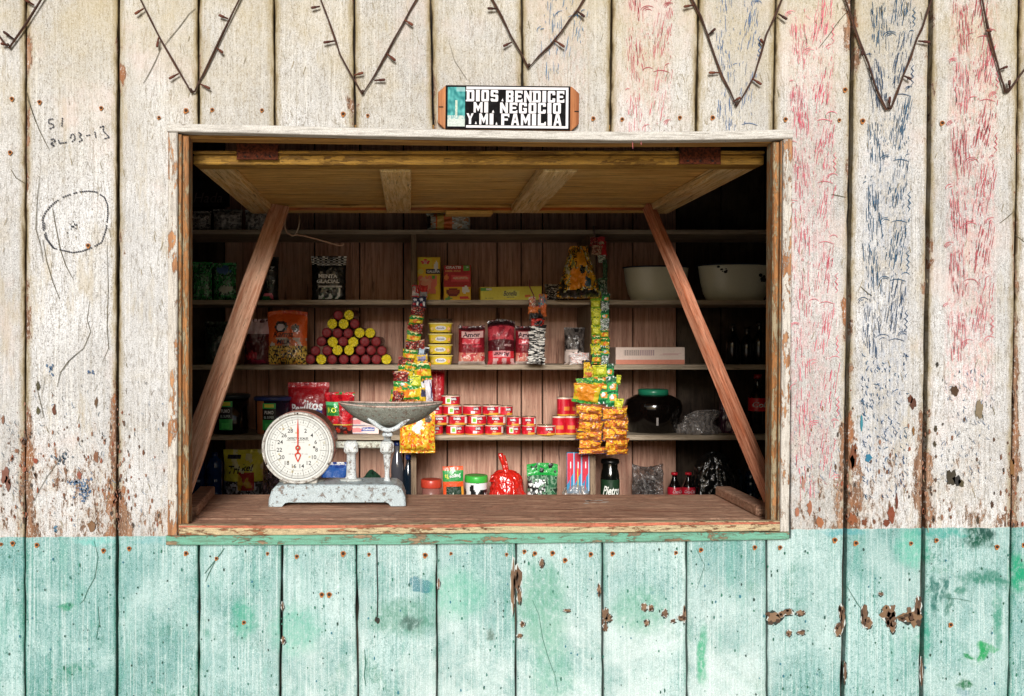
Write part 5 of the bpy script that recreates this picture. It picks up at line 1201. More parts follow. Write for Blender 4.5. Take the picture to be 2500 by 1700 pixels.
# ---------------------------------------------------------------- fourth shelf
def drum(x0, x1, yt, label, bodyc, lidc, front, d=1.70):
    cx, bz, w_, h_ = spot(x0, x1, yt, 4, d); r_ = w_/2; o = thing('plastic_drum', label, 'tub', (cx, d, bz))
    b = MB(); b.lathe([(r_*.9, 0), (r_*.93, .004), (r_*.97, h_*.9)], 'darkglass', bodyc, n=32, colfn=front)
    lab_r = r_*.975
    b.build('drum_body', o)
    b = MB(); mf = cyl_map(lab_r, .0012); lw, lh = L(33, d), h_*.72
    def pq(u0, u1, v0, v1, c_, off=0):
        vs = []; n = 8
        for i in range(n+1):
            for vv in (v0, v1): q = mf(-lw*.55+lw*(u0+(u1-u0)*i/n)-L(2, d), h_*.12+lh*vv); vs.append((q[0]*(1+off), q[1]*(1+off), q[2]))
        b.add(vs, [(2*i, 2*i+2, 2*i+3, 2*i+1) for i in range(n)], 'print', c_)
    pq(0, 1, 0, 1, '#38b458'); pq(.0, 1, .38, .80, '#0c0c10', .008); pq(.15, .85, .84, .97, '#e0f04c', .008); pq(.2, .8, .05, .25, '#5ae070', .008)
    b.text('PUMO', mf, lh*.12, 'print', '#e8e8e8', wfit=lw*.7, bold=.03, cx=-lw*.05-L(2, d), cy=h_*.12+lh*.62) if False else None
    mf2 = cyl_map(lab_r*1.012, .0022)
    b.text('PUMO', mf2, lh*.13, 'print', '#e8e8e8', wfit=lw*.66, bold=.03, cx=-lw*.05-L(2, d), cy=h_*.12+lh*.66)
    b.text('EL SUPER', mf2, lh*.09, 'print', '#c8d8e0', wfit=lw*.74, bold=.02, cx=-lw*.05-L(2, d), cy=h_*.12+lh*.48)
    b.build('label', o)
    b = MB(); b.lathe([(r_*1.0, h_*.90), (r_*1.04, h_*.905), (r_*1.04, h_*.985), (r_*.98, h_), (r_*.5, h_*1.0)], 'print', lidc, n=32); b.build('lid', o)
    return o
drum(517, 609, 962, 'black drum with a green label and dark lid beside the wide prop', '#0a0c10', '#1a2c34', lambda a, z: V('#0b0d12'))
drum(622, 712, 968, 'drum with green label, orange side and blue lid behind the scale', '#2a2238', '#303c70', lambda a, z: V('#c87a50') if .85 < a < .93 else V('#2c2438'))
def perl(u, v):
    n_ = nz(u, v, 7, 3); c = V('#8a1018') if v > .62 else V('#7a0f22')
    if v > .90: c = V('#a01820')
    if v < .5: c = V('#2a3c7a') if (n_ > .05 and u > .45) else V('#5a1020')
    if v < .42 and n_ > .25: c = V('#d8d8e8')
    return c
bag('snack_bag', 'dark red snack bag with big white lettering standing behind the scale dial', 'bag', 703, 804, 934, 4, perl, t=.08, nx=34, nz_=36, d=1.70, waist=.04, seal=.08,
    texts=(('Per', .25, .50, .16, '#dcd8e0', {'w': .30, 'b': .03}), ('litos', .64, .56, .19, '#dcd8e0', {'w': .46, 'b': .03, 'rot': -.08})))
def redko(u, v):
    n_ = nz(u, v, 6, 5); c = V('#b81420') if n_ > -.15 else V('#8a0c18')
    if .45 < v < .72 and u < .52: c = V('#1c7a30')
    if .70 < v < .78 and u < .5: c = V('#58b878')
    if v < .22: c = V('#3a1414') if n_ < .1 else V('#a82c1c')
    if v < .25 and v > .21: c = V('#b89a3c')
    return c
bag('snack_bag', 'red snack bag with a green square patch leaning between dial and pan', 'bag', 797, 862, 958, 4, redko, t=.07, nx=28, nz_=36, d=1.66, waist=.05, seal=.06, topw=1.15, texts=(('KO', .27, .58, .13, '#c8d83c', {'w': .34, 'b': .04}),), rotz=R(-8))
bag('snack_bag', 'small plain red packet hanging down behind the left sachet strip', 'bag', 1048, 1086, 902, 4, over(lambda u, v: V('#a81420'), ('r', .45, .5, .05, .4, '#c86a60', .5)), d=1.74, t=.04, z=Z(985, 1.74), h=Z(904, 1.74)-Z(985, 1.74))
for i, (yt_, c1, tx, nm) in enumerate(((1046, '#d8c0b8', 'galletas', 'lower'), (1024, '#c8b8b4', '', 'upper'))):
    zz = SH[4] if i == 0 else SH[4]+L(19, 1.66)+.0015
    boxed('biscuit_carton', nm+' of two flat pale cartons stacked on the shelf behind the pan', 'carton', 852+i*2, 925-i*8, 0, 4, over(lambda u, v, c1=c1: V(c1), ('r', .22, .5, .20, .30, '#c87a7a', .5), ('r', .65, .62, .22, .28, '#3a4a8a' if i == 0 else '#c8a8a0', .15), ('r', .3, .06, .3, .06, '#8a8a9a', .2)), z=zz, h=L(19, 1.66), depth=.12, side='#b8a8a0', texts=((('Galletas', .65, .62, .28, '#e8e8f0', {'w': .36}),) if i == 0 else ()))
# tins
def tin(r_, h_, style):
    o = thing('food_tin', 'x', 'tin')
    lab = V('#b01424'); gold = V('#c89030')
    def cf(a, z):
        t = z/h_
        if t < .07 or t > .93: return V('#c8b0a0') if t > .5 else gold
        if style == 0:
            if .44 < a < .62 and t < .24: return gold
            if .63 < a < .70 and .2 < t < .8: return V('#e0dcd0')
        if style == 1 and .40 < a < .50 and .15 < t < .85: return V('#e0e4cc') if not (.43 < a < .48 and .3 < t < .7) else V('#7ab03c')
        if style == 2 and .47 < a < .54 and .15 < t < .45: return V('#e0dcd8') 
        if style == 3 and .42 < a < .60 and .3 < t < .5: return V('#c87830')
        return lab if nz(a*6, t, 2, style) > -.3 else V('#c8283c')
    n = 72; prof = [(r_*.97, 0), (r_, .0015)]+[(r_, .0015+(h_-.003)*i/14) for i in range(1, 15)]+[(r_*.97, h_)]
    b = MB(); M4 = Matrix.Rotation(math.pi, 4, 'Z')
    b.lathe(prof, 'print', n=n, colfn=cf, M4=M4, cap=False)
    mf = cyl_map(r_, .0007)
    # label plate: dark panel with the name
    pc_ = {0: -.004, 1: .014, 2: .017, 3: 0.0}[style]; pwid = {0: r_*.85, 1: r_*.62, 2: r_*.62, 3: r_*.8}[style]
    vs = []
    for i in range(7):
        for vv in (h_*.50, h_*.84): q = mf(pc_-pwid/2+pwid*i/6, vv); vs.append(q)
    if style != 3: b.add(vs, [(2*i, 2*i+2, 2*i+3, 2*i+1) for i in range(6)], 'print', '#3a1018')
    mf = cyl_map(r_, .0013)
    if style != 3:
        b.text('ISABEL', mf, h_*.24, 'print', '#f0ece8', wfit=pwid*.92, bold=.04, cx=pc_, cy=h_*.67)
        b.text('Atun', mf, h_*.15, 'print', '#e8c8a8', wfit=pwid*.4, bold=.02, cx=pc_, cy=h_*.36)
    b.build('tin_body', o)
    b = MB(); b.lathe([(r_*.94, h_-.0015), (r_*.96, h_+.0003), (r_*1.0, h_+.0012), (r_*.985, h_+.0006)], 'metal', '#d0b890', n=32, cap=False)
    b.lathe([(r_*.94, h_-.0015), (r_*.7, h_-.0015), (.0005, h_-.0015)], 'metal', '#c8b898', n=32, cap=True); b.build('lid', o)
    return o
dt = 1.655
big = {s_: tin(L(23, dt), .0425, s_) for s_ in (0, 1, 2)}; small = {s_: tin(L(17.3, dt), .0385, s_) for s_ in (0, 1)}; tall = tin(L(16, dt), .082, 3)
firstuse = set()
def put_tin(kind, proto, x, z, label, yaw=0, d=dt, group='red tuna tins in rows'):
    loc = (X(x, d), d+rg.uniform(-.003, .004), z); rot = (0, 0, yaw+rg.uniform(-.12, .12))
    if id(proto) not in firstuse: firstuse.add(id(proto)); o = proto; o.location = loc; o.rotation_euler = rot
    else: o = dup(proto, loc, rot)
    o['label'] = label; o['group'] = group; return o
bh = .0425+.0016
rws = [(0, [(1034, 2), (1059, 2), (1111.5, 1), (1158, 2), (1206, 0)]), (1, [(1072, 0), (1118.5, 0), (1164.5, 1), (1212, 0)]), (2, [(1058, 2), (1104.5, 1), (1152.5, 2), (1200.5, 0)]), (3, [(1100.5, 1)])]
rws[0][1].pop(0)
for r_, xs in rws:
    for j, (x, s_) in enumerate(xs):
        put_tin('big', big[s_], x, SH[4]+r_*bh, 'red tuna tin, %s from the left in the %s row of the wide stack' % (cnt[j], ['bottom', 'second', 'third', 'top'][r_]) if r_ < 3 else 'single red tuna tin on the very top of the wide stack')
put_tin('s', small[0], 1234.5, SH[4]+2*bh-.0006, 'small dark red tin at the right end of the third row of the stack', .5) 
put_tin('s', small[1], 1236.0, SH[4]+bh+.0018, 'small red tin below the dark one at the right end of the second row', .4) if False else None
sh_ = .0385+.0016
for x, r_, s_, lab in ((1253.5, 0, 1, 'small red tin, bottom left of the pair of small stacks'), (1291, 0, 0, 'small red tin, bottom right of the pair of small stacks'), (1255, 1, 0, 'small red tin, upper left of the pair of small stacks'), (1291.5, 1, 0, 'small red tin, upper right of the pair of small stacks')):
    put_tin('s', small[s_], x, SH[4]+r_*sh_, lab)
put_tin('b', big[0], 1333.5, SH[4]+.0005, 'red tuna tin standing alone near the shelf edge right of the small stacks', .25, d=1.625)
o_ = MB(); 
for x, z, lab in ((1364, 0, 'tall red tin, lower left of the tall stack'), (1393.5, 0, 'tall red tin, lower middle of the tall stack'), (1421, 0, 'tall red tin, lower right of the tall stack, behind the orange sachets'), (1376, 1, 'tall red tin on top of the tall stack'), (1406, 1, 'tall red tin on top of the tall stack, behind the orange sachets')):
    put_tin('t', tall, x, SH[4]+z*.0838, lab, rg.uniform(-.2, .6), group='tall red tins stacked by the divider')
# big dark jar with green lid
cx, bz, w_, h_ = spot(1525, 1664, 950, 4, 1.76); r_ = w_/2*1.0
o = thing('glass_jar', 'large dark glass jar with a green screw lid on the fourth shelf', 'jar', (cx, 1.76, bz))
b = MB(); b.lathe([(r_*.70, 0), (r_*.84, .006), (r_*.90, h_*.35), (r_*.98, h_*.48), (r_, h_*.62), (r_*.93, h_*.75), (r_*.62, h_*.86), (r_*.52, h_*.88)], 'darkglass', '#0b0706', n=40)
b.build('jar_body', o)
b = MB(); b.lathe([(r_*.50, h_*.87), (r_*.52, h_*.88), (r_*.52, h_*.985), (r_*.46, h_)], 'print', '#1f7a5a', n=32); b.build('lid', o)
b = MB(); mf = cyl_map(r_*.905, .001)  # pale strips put the reflections on the glass into colour
for (xx, zz, ww, hh, c_) in ((-.012, .30, .009, .04, '#8a8480'), (-.012, .46, .006, .016, '#b8b4b0')):
    vs = [mf(xx-ww/2, zz*h_-hh/2), mf(xx+ww/2, zz*h_-hh/2), mf(xx+ww/2, zz*h_+hh/2), mf(xx-ww/2, zz*h_+hh/2)]; b.add(vs, [(0, 1, 2, 3)], 'print', c_)
b.build('label', o)
def lump(name, label, cat, x0, x1, yt, k, colr, d=1.70, mat='bagdark', depth=.07, amp=.35, pts=5, z=None, h=None, peak=0.5, group=None, tie=False, colfn=None):
    """crumpled soft bag: folded blob sitting on the shelf"""
    cx, bz, w_, h_ = spot(x0, x1, yt, k, d); h_ = h or h_; bz = z if z is not None else bz
    sd = rg.uniform(0, 99); b = MB(); nu, nv = 90, 44; vs = []; fs = []; cs = []
    for j in range(nv+1):
        v = j/nv; ph = v*math.pi*.5
        for i in range(nu):
            a = 2*math.pi*i/nu; r1 = math.cos(ph)**.55
            dx, dy = math.cos(a), math.sin(a)
            fold = abs(noise.noise(Vector((dx*3.2+sd, dy*3.2, v*1.1))))**.7; crease = abs(noise.noise(Vector((dx*7+sd, dy*7, v*7))))
            n_ = noise.noise(Vector((dx*1.5+sd, dy*1.5, v*1.8)))*amp-fold*amp*.75*(.4+v)+crease*amp*.5-.04
            rr = r1*(1+n_)
            vs.append((w_/2*rr*dx*.92+(peak-.5)*w_*v*v, depth*rr*dy, h_*(math.sin(ph)**.8)*(1+.25*n_*(1-v)+.10*noise.noise(Vector((dx*2+sd, dy*2, 7)))*v)))
    for j in range(nv):
        for i in range(nu):
            fs.append((j*nu+i, j*nu+(i+1) % nu, (j+1)*nu+(i+1) % nu, (j+1)*nu+i))
            cs.append(tuple(colfn(i/nu, j/nv)) if colfn else lin(colr))
    fs.append(tuple(range(nu))[::-1]); cs.append(lin(colr) if not colfn else tuple(colfn(0, 0)))
    b.add(vs, fs, mat, cs, smooth=True)
    return b, (cx, d, bz), w_, h_
b, loc, w_, h_ = lump('x', 'x', 'x', 1648, 1760, 1003, 4, '#55504e', d=1.68, mat='bagclear', depth=.05, peak=.82, amp=.5, colfn=lambda u, v: V('#6a6562'))
tag(b.build('plastic_bag', loc=loc), 'crumpled grey plastic bag sloping up to the right on the fourth shelf', 'bag')
b, loc, w_, h_ = lump('x', 'x', 'x', 1752, 1800, 960, 4, '#2a1420', d=1.74, mat='bagdark', depth=.05, colfn=lambda u, v: V('#2e1826'))
tag(b.build('plastic_bag', loc=loc), 'dark purplish bag between the grey bag and the narrow prop', 'bag')
bottle('cola_bottle', 'dark cola bottle with red label at the far right of the fourth shelf', 'bottle', 1828, 1872, 915, 4, BP, '#0c0506', '#8a1018', d=1.72, labels=(.38, .60, '#c01420', 'Cola', '#e8e8e8'))
# ---------------------------------------------------------------- bottom shelf
bottle('water_bottle', 'blue water bottle behind the foot of the wide prop, leftmost', 'bottle', 462, 502, 1108, 5, [(.9, 0), (1, .03), (1, .25), (.93, .28), (1, .31), (1, .5), (.93, .53), (1, .56), (1, .78), (.8, .88), (.3, .95), (.3, 1)], '#0c2c5c', '#0c2450', d=1.70, group='blue water bottles')
bottle('water_bottle', 'blue water bottle right of the foot of the wide prop', 'bottle', 504, 544, 1106, 5, [(.9, 0), (1, .03), (1, .25), (.93, .28), (1, .31), (1, .5), (.93, .53), (1, .56), (1, .78), (.8, .88), (.3, .95), (.3, 1)], '#0c3468', '#0c2450', d=1.70, group='blue water bottles')
def trik(u, v):
    n_ = nz(u, v, 6, 13); c = V('#d0c840')
    if v < .45: c = [V('#3a3a3c'), V('#8a8a90'), V('#2a2028'), V('#b8b8c0')][int(max(0, min(.99, nz(u, v, 9, 2)+.5))*4)]
    if .30 < v < .62 and .4 < u < .8: c = V('#a83024') if n_ > -.05 else V('#c8a02c')
    if v > .6 and nz(u, v, 5, 1) > .25: c = V('#d8d0a0')
    if v > .82 and .1 < u < .45: c = V('#24243c') if .84 < v < .9 else c
    return c
bag('toy_bag', 'olive yellow sweets bag with black lettering and clear base, left of the scale', 'bag', 545, 645, 1098, 5, trik, t=.09, nx=36, nz_=44, d=1.68, texts=(('Tri', .28, .66, .14, '#15140c', {'w': .30, 'b': .02, 'sh': .3}), ('ke!', .64, .70, .12, '#15140c', {'w': .26, 'b': .02, 'sh': .3})))
bag('plastic_bag', 'dark see-through bag on the bottom shelf left of the dial foot', 'bag', 636, 702, 1150, 5, clutter(['#2a2426', '#1c181a', '#4a3a44', '#6a5a64'], 5, 9), t=.07, mat='bagclear', wr=.5, seal=.02, d=1.655, topw=.7, nx=34, nz_=40)
bag('detergent_bag', 'blue and white packet with small orange letters between the scale posts', 'packet', 782, 850, 1128, 5, over(lambda u, v: V('#143c8a'), ('r', .55, .72, .4, .16, '#2c5ca8', .4), ('r', .3, .42, .3, .12, '#d8d8e8', .5), ('e', .7, .35, .2, .12, '#8a5aa8', .4), ('e', .3, .2, .3, .1, '#c87a30', .5), ('e', .8, .5, .14, .1, '#e0c8d0', .4)), t=.06, d=1.68, texts=(('VIVO', .35, .47, .10, '#f0f0f8', {'w': .4, 'b': .03}),))
b, loc, w_, h_ = lump('x', 'x', 'x', 880, 940, 1152, 5, '#0c3a24', d=1.68, mat='cloth', depth=.06); tag(b.build('green_cloth', loc=loc), 'dark green cloth bundle behind the right post of the scale', 'cloth')
def clearb(x0, x1, yt, lab, bodyc, capc, hi):
    return bottle('water_bottle', lab, 'bottle', x0, x1, yt, 5, [(.9, 0), (1, .03), (1, .30), (.93, .33), (1, .36), (.94, .40), (1, .44), (.94, .48), (1, .52), (1, .62), (.75, .74), (.42, .84), (.40, .95), (.42, 1)], bodyc, capc, d=1.68, group='drink bottles by the left divider')
clearb(954, 986, 1078, 'taller clear ribbed bottle with blue cap right of the scale', '#4a4a50', '#16285c', 0)
clearb(984, 1010, 1112, 'shorter dark bottle with blue cap just left of the divider', '#14202c', '#1c3a8a', 0)
# orange-lidded pot
cx, bz, w_, h_ = spot(1027, 1079, 1170, 5, 1.68); r_ = w_/2
o = thing('plastic_pot', 'small pot with a faded red lid at the left of the middle bay', 'pot', (cx, 1.68, bz)); b = MB(); b.lathe([(r_*.85, 0), (r_*.9, h_*.74)], 'print', '#8a5a50', n=28); b.build('pot_body', o)
b = MB(); b.lathe([(r_*.97, h_*.70), (r_*.99, h_*.72), (r_*.99, h_*.97), (r_*.95, h_), (r_*.7, h_*.995)], 'print', '#c0402c', n=28); b.build('lid', o)
def jug(u, v):
    c = V('#d84c18')
    if v > .62: c = V('#1c8a3c') if v < .90 else V('#d85020')
    if v < .50 and .14 < u < .90: c = V('#10301c')
    if v < .50 and u > .88: c = V('#e08a20')
    if v < .36 and .2 < u < .6 and nz(u, v, 8, 1) > -.05: c = V('#c8ccb8')
    if v < .26 and u > .5: c = V('#d8c8a0') if nz(u, v, 8, 5) > 0 else V('#c87a24')
    return c
o = bag('juice_sachet', 'orange and green juice sachet standing with its lettering upside down', 'packet', 1083, 1133, 1138, 5, jug, t=.02, nx=28, nz_=40, d=1.66, wr=.04, waist=.01, seal=.03, texts=(('Jugos', .60, .755, .11, '#f0f0e8', {'w': .56, 'b': .03, 'rot': math.pi+.12}), ('Ya', .20, .745, .12, '#e8d03c', {'w': .2, 'b': .03, 'rot': math.pi+.12})), rotz=R(3)); o.rotation_euler = (0, R(-1.5), 0)
cx, bz, w_, h_ = spot(1134, 1191, 1160, 5, 1.68); r_ = w_/2
o = thing('milk_tin', 'white pot with black cow patches and a bright green lid', 'pot', (cx, 1.68, bz))
def cow(a, z):
    t = z/h_; n_ = nz(a*7, t*2.2, 1.5, 8)
    if t < .25: return V('#c82430') if .45 < a < .62 else (V('#141414') if .36 < a < .44 else V('#dcdce0'))
    return V('#141414') if n_ > .22 else V('#d8dade')
b = MB(); b.lathe([(r_*.9, 0)]+[(r_*(.9+.05*i/16), h_*.82*i/16) for i in range(1, 17)], 'print', n=64, colfn=cow, M4=Matrix.Rotation(math.pi, 4, 'Z')); b.build('pot_body', o)
b = MB(); b.lathe([(r_*.98, h_*.78), (r_*1.0, h_*.80), (r_*1.0, h_*.95), (r_*.95, h_), (r_*.7, h_*.985)], 'print', '#3aa83c', n=32); b.build('lid', o)
# tied red bag
b, loc, w_, h_ = lump('x', 'x', 'x', 1186, 1292, 1150, 5, '#b81c1c', d=1.70, mat='bagdark', depth=.075, amp=.26, peak=.46, colfn=lambda u, v: V('#8c160f'))
zt_ = Z(1157, 1.70)-loc[2]
def lp(x, y, yy=0): return Vector((X(x, 1.70)-loc[0], yy, Z(y, 1.70)-loc[2]))
b.tube([lp(1238, 1170), lp(1236, 1156), lp(1229, 1135), lp(1223, 1118), lp(1222, 1107)], [.022, .012, .009, .011, .012], 'bagdark', '#8c160f', n=9)
b.tube([lp(1232, 1166, -.01), lp(1215, 1160, -.02), lp(1200, 1162, -.02), lp(1196, 1172, -.02), lp(1212, 1174, -.02), lp(1232, 1168, -.015)], [.010, .008, .007, .008, .008, .008], 'bagdark', '#84140e', n=8)
b.tube([lp(1240, 1160), lp(1237, 1135), lp(1231, 1112)], [.010, .006, .005], 'bagdark', '#8f1a10', n=7)
tag(b.build('tied_bag', loc=loc), 'bright red plastic bag tied in a knot on the bottom shelf', 'bag')
def grn(u, v):
    if v > .72: return V('#128a34')
    n_ = nz(u, v, 9, 6)
    if u < .55 and v < .62: return V('#d0d4d0') if n_ > .12 else (V('#1a1c1a') if n_ > -.2 else V('#5a7a60'))
    return V('#2a5a3c') if n_ > 0 else (V('#6a8a70') if n_ > -.25 else V('#1c3024'))
bag('sweets_bag', 'clear bag of dark sweets with a green sealed top', 'bag', 1286, 1362, 1130, 5, grn, t=.06, nx=34, nz_=40, d=1.68, seal=.22, droop=.04)
# toothbrush card
o = thing('toothbrush_pack', 'blue and red card holding three toothbrushes in front of the right divider', 'toothbrush pack', (X(1411, 1.62), 1.62, Z(1205, 1.62)))
hh = Z(1100, 1.62)-Z(1200, 1.62); ww = L(54, 1.62)
b = MB(); b.box(-ww/2, ww/2, 0, .002, 0, hh, 'print', '#2a7aa0')
for i in range(3):
    xa = -ww/2+ww*(.02+.34*i); xb = xa+ww*.27
    b.add([(xa, -.0005, hh*.22), (xb, -.0005, hh*.5), (xb, -.0005, hh*.98), (xa, -.0005, hh*.98)], [(0, 1, 2, 3)], 'print', '#b82438')
    b.add([(xb+.0005, -.0007, hh*.06), (xb+.004, -.0007, hh*.06), (xb+.004, -.0007, hh), (xb+.0005, -.0007, hh)], [(0, 1, 2, 3)], 'print', '#a8c0d8')
b.build('card', o)
for i, c_ in enumerate(('#d8607a', '#e0c83c', '#d83c4c')):
    b = MB(); xc = -ww/2+ww*(.15+.34*i)
    b.tube([(xc-.001, -.004, hh*.08), (xc+.001, -.004, hh*.30), (xc-.001, -.004, hh*.50), (xc, -.004, hh*.60), (xc, -.004, hh*.76)], [.0018, .0024, .0022, .0014, .002], 'print', c_, n=7)
    b.box(xc-.0022, xc+.0022, -.011, -.0045, hh*.62, hh*.78, 'print', '#e8e0d8'); b.build('toothbrush', o)
b, loc, w_, h_ = lump('x', 'x', 'x', 1366, 1450, 1182, 5, '#8a8078', d=1.64, mat='bagclear', depth=.05, amp=.25, colfn=lambda u, v: V('#8a8078')*(.6+.8*abs(nz(u*3, v, 7, 4))))
tag(b.build('plastic_bag', loc=loc), 'low pale grey plastic bag under the toothbrush card', 'bag')
bottle('coffee_jar', 'dark jar with green label and white script beside the right divider', 'jar', 1467, 1512, 1122, 5, [(.92, 0), (1, .02), (1, .66), (.9, .76), (.82, .80), (.82, .97), (.8, 1)], '#0a0c0a', '#070808', d=1.69, labels=(.12, .58, '#16301c', 'Pietro', '#d8dcd0'))
bag('plastic_bag', 'see-through grey bag left of the two small cola bottles', 'bag', 1540, 1622, 1140, 5, clutter(['#4a4644', '#3a3634', '#6a6664', '#2c2a2a'], 4, 14), t=.08, mat='bagclear', wr=.55, seal=.03, d=1.66, topw=.92, nx=40, nz_=44, droop=-.08)
bag('wafer_packet', 'brown wrapped packet lying dimly inside shadow behind the see-through grey bag', 'packet', 1556, 1600, 1172, 5, clutter(['#3a241c', '#6a4030'], 4, 2), t=.05, d=1.76)
CB = [(.80, 0), (.86, .02), (.80, .18), (.84, .30), (1, .46), (.98, .54), (.62, .70), (.36, .84), (.33, .95), (.36, 1)]
cola = None
for x0, x1, nm in ((1630, 1663, 'left'), (1664, 1697, 'right')):
    cx, bz, w_, h_ = spot(x0, x1, 1154, 5, 1.67)
    if cola is None:
        r_ = w_/2; cola = thing('cola_bottle', 'x', 'bottle', group='small cola bottles')
        b = MB(); b.lathe([(a*r_, c*h_) for a, c in CB], 'darkglass', '#0a0405', n=28); b.build('bottle_body', cola)
        b = MB(); b.lathe([(r_*.94, h_*.28), (r_*1.02, h_*.42), (r_*1.03, h_*.52), (r_*.92, h_*.58)], 'print', '#c81c34', n=28, cap=False)
        b.text('Coca-Cola', cyl_map(r_*1.03, .001), h_*.10, 'print', '#f0e8e8', wfit=r_*1.7, bold=.01, cx=0, cy=h_*.46, shear=.3); b.build('label', cola)
        b = MB(); nr = .36*r_; b.lathe([(nr*1.1, h_*.93), (nr*1.35, h_*.935), (nr*1.3, h_*1.0), (nr*.9, h_*1.01)], 'print', '#d02030', n=20); b.build('cap', cola); o = cola
    else: o = dup(cola, (0, 0, 0))
    o.location = (cx, 1.67, bz); o.rotation_euler = (0, 0, .35 if nm == 'left' else 0); o['label'] = nm+' one of the two small cola bottles with red caps and labels'
b, loc, w_, h_ = lump('x', 'x', 'x', 1680, 1812, 1108, 5, '#070707', d=1.69, depth=.09, amp=.28, colfn=lambda u, v: V('#101010'))
tag(b.build('plastic_bag', loc=loc), 'bulky shiny black plastic bag right of the cola bottles', 'bag')
for x0, x1, yt_, nm in ((1788, 1816, 1148, 'left'), (1818, 1850, 1142, 'right')):
    bottle('water_bottle', 'dark blue bottle low beside the narrow prop foot, '+nm+' of a pair', 'bottle', x0, x1, yt_, 5, [(.9, 0), (1, .03), (1, .3), (.93, .33), (1, .36), (1, .6), (.93, .63), (1, .66), (.8, .86), (.3, .95), (.3, 1)], '#0a2038', '#0c1c34', d=1.72, group='dark blue bottles on the right')
# ---------------------------------------------------------------- hanging sachets
def soup(s_): return over(bands((.22, '#2c8a2c'), (.64, '#c8b018'), (1, '#1c7a28')), ('e', .5, .42, .34, .22, '#d87818', .5), ('e', .62, .38, .18, .12, '#e8c83c', .4), ('r', .5, .86, .32, .05, '#e8e8a0', .4))
def dgreen(s_): return over(bands((.2, '#0c6a3c'), (.7, '#2c9a4c'), (1, '#0f5a34')), ('e', .5, .45, .3, .16, '#e09030', .5), ('e', .4, .5, .14, .12, '#e8e8e0', .4))
def ygreen(s_): return over(bands((.25, '#7aa020'), (.75, '#b8bc24'), (1, '#c8c82c')), ('e', .5, .5, .3, .2, '#d8d850', .6), ('r', .5, .88, .4, .05, '#4a6a1c', .4))
def redbr(s_): return clutter(['#5a1014', '#8a1c1c', '#2a100c', '#a83c2c', '#c8a890'], 7, s_)
def orange(s_): return over(clutter(['#c87814', '#d8981c', '#c8641c', '#e0b02c', '#a8541c', '#e0a41c'], 5, s_), ('r', .5, .93, .5, .05, '#7a3c14', .3), ('r', .7, .3, .22, .16, '#8a4418', .8), ('r', .5, .03, .5, .04, '#3a2c5a', .4))
def navy(s_): return over(lambda u, v: V('#141a3c'), ('r', .3, .7, .2, .14, '#d8d8e8', .6), ('e', .75, .35, .16, .22, '#e8e8e8', .3), ('r', .3, .25, .2, .1, '#b8242c', .5))
def redwhite(s_): return over(lambda u, v: V('#b8202c'), ('r', .28, .5, .24, .42, '#dcd0cc', .1), ('r', .3, .6, .1, .1, '#c83c40', .5), ('r', .75, .2, .24, .14, '#a8a8a8', .1))
def silver(s_): return clutter(['#b8b8b8', '#3a4a3c', '#8a9a8a', '#e8e8e4', '#4a8a4c'], 7, s_)
def strip_of(root, items, d0_, name='sachet'):
    for i, (cx_, cy_, w_, h_, rot, st, *tx) in enumerate(items):
        d = d0_-.004*(i % 3)-.0012*i*(0 if i > 200 else 1)
        ww, hh = L(w_, d), L(h_, d); p = Pouch(ww*rg.uniform(.94, 1.08), hh*rg.uniform(1.0, 1.15), min(.030, hh*.55), seed=rg.uniform(0, 99), nx=16, nz_=13, seal=.12, bseal=.10, waist=.10, wr=.34, flat=.6, droop=rg.uniform(-.10, .14), lean=rg.uniform(-.25, .1))
        b = MB(); p.mesh(b, 'foilsm', st(rg.uniform(0, 50)))
        if tx and tx[0]:
            body, u, v, th, tc = tx[0]; b.text(body, p.mapf(.0015), th*hh, 'print', tc, wfit=.6*ww, bold=.02, cx=(u-.5)*ww, cy=v*hh, shear=.2)
        p0_ = P(cx_, cy_+h_/2, d); o = b.build(name, root)
        o.location = p0_-root.location; o.rotation_euler = (rg.uniform(-.12, .20), R(rot+rg.uniform(-5, 5)), rg.uniform(-.35, .35))
so_ = thing('sachet_strip', 'long strip of soup sachets hanging left of the margarine tubs, fanning out above the pan', 'sachets', P(1018, 700, 1.5))
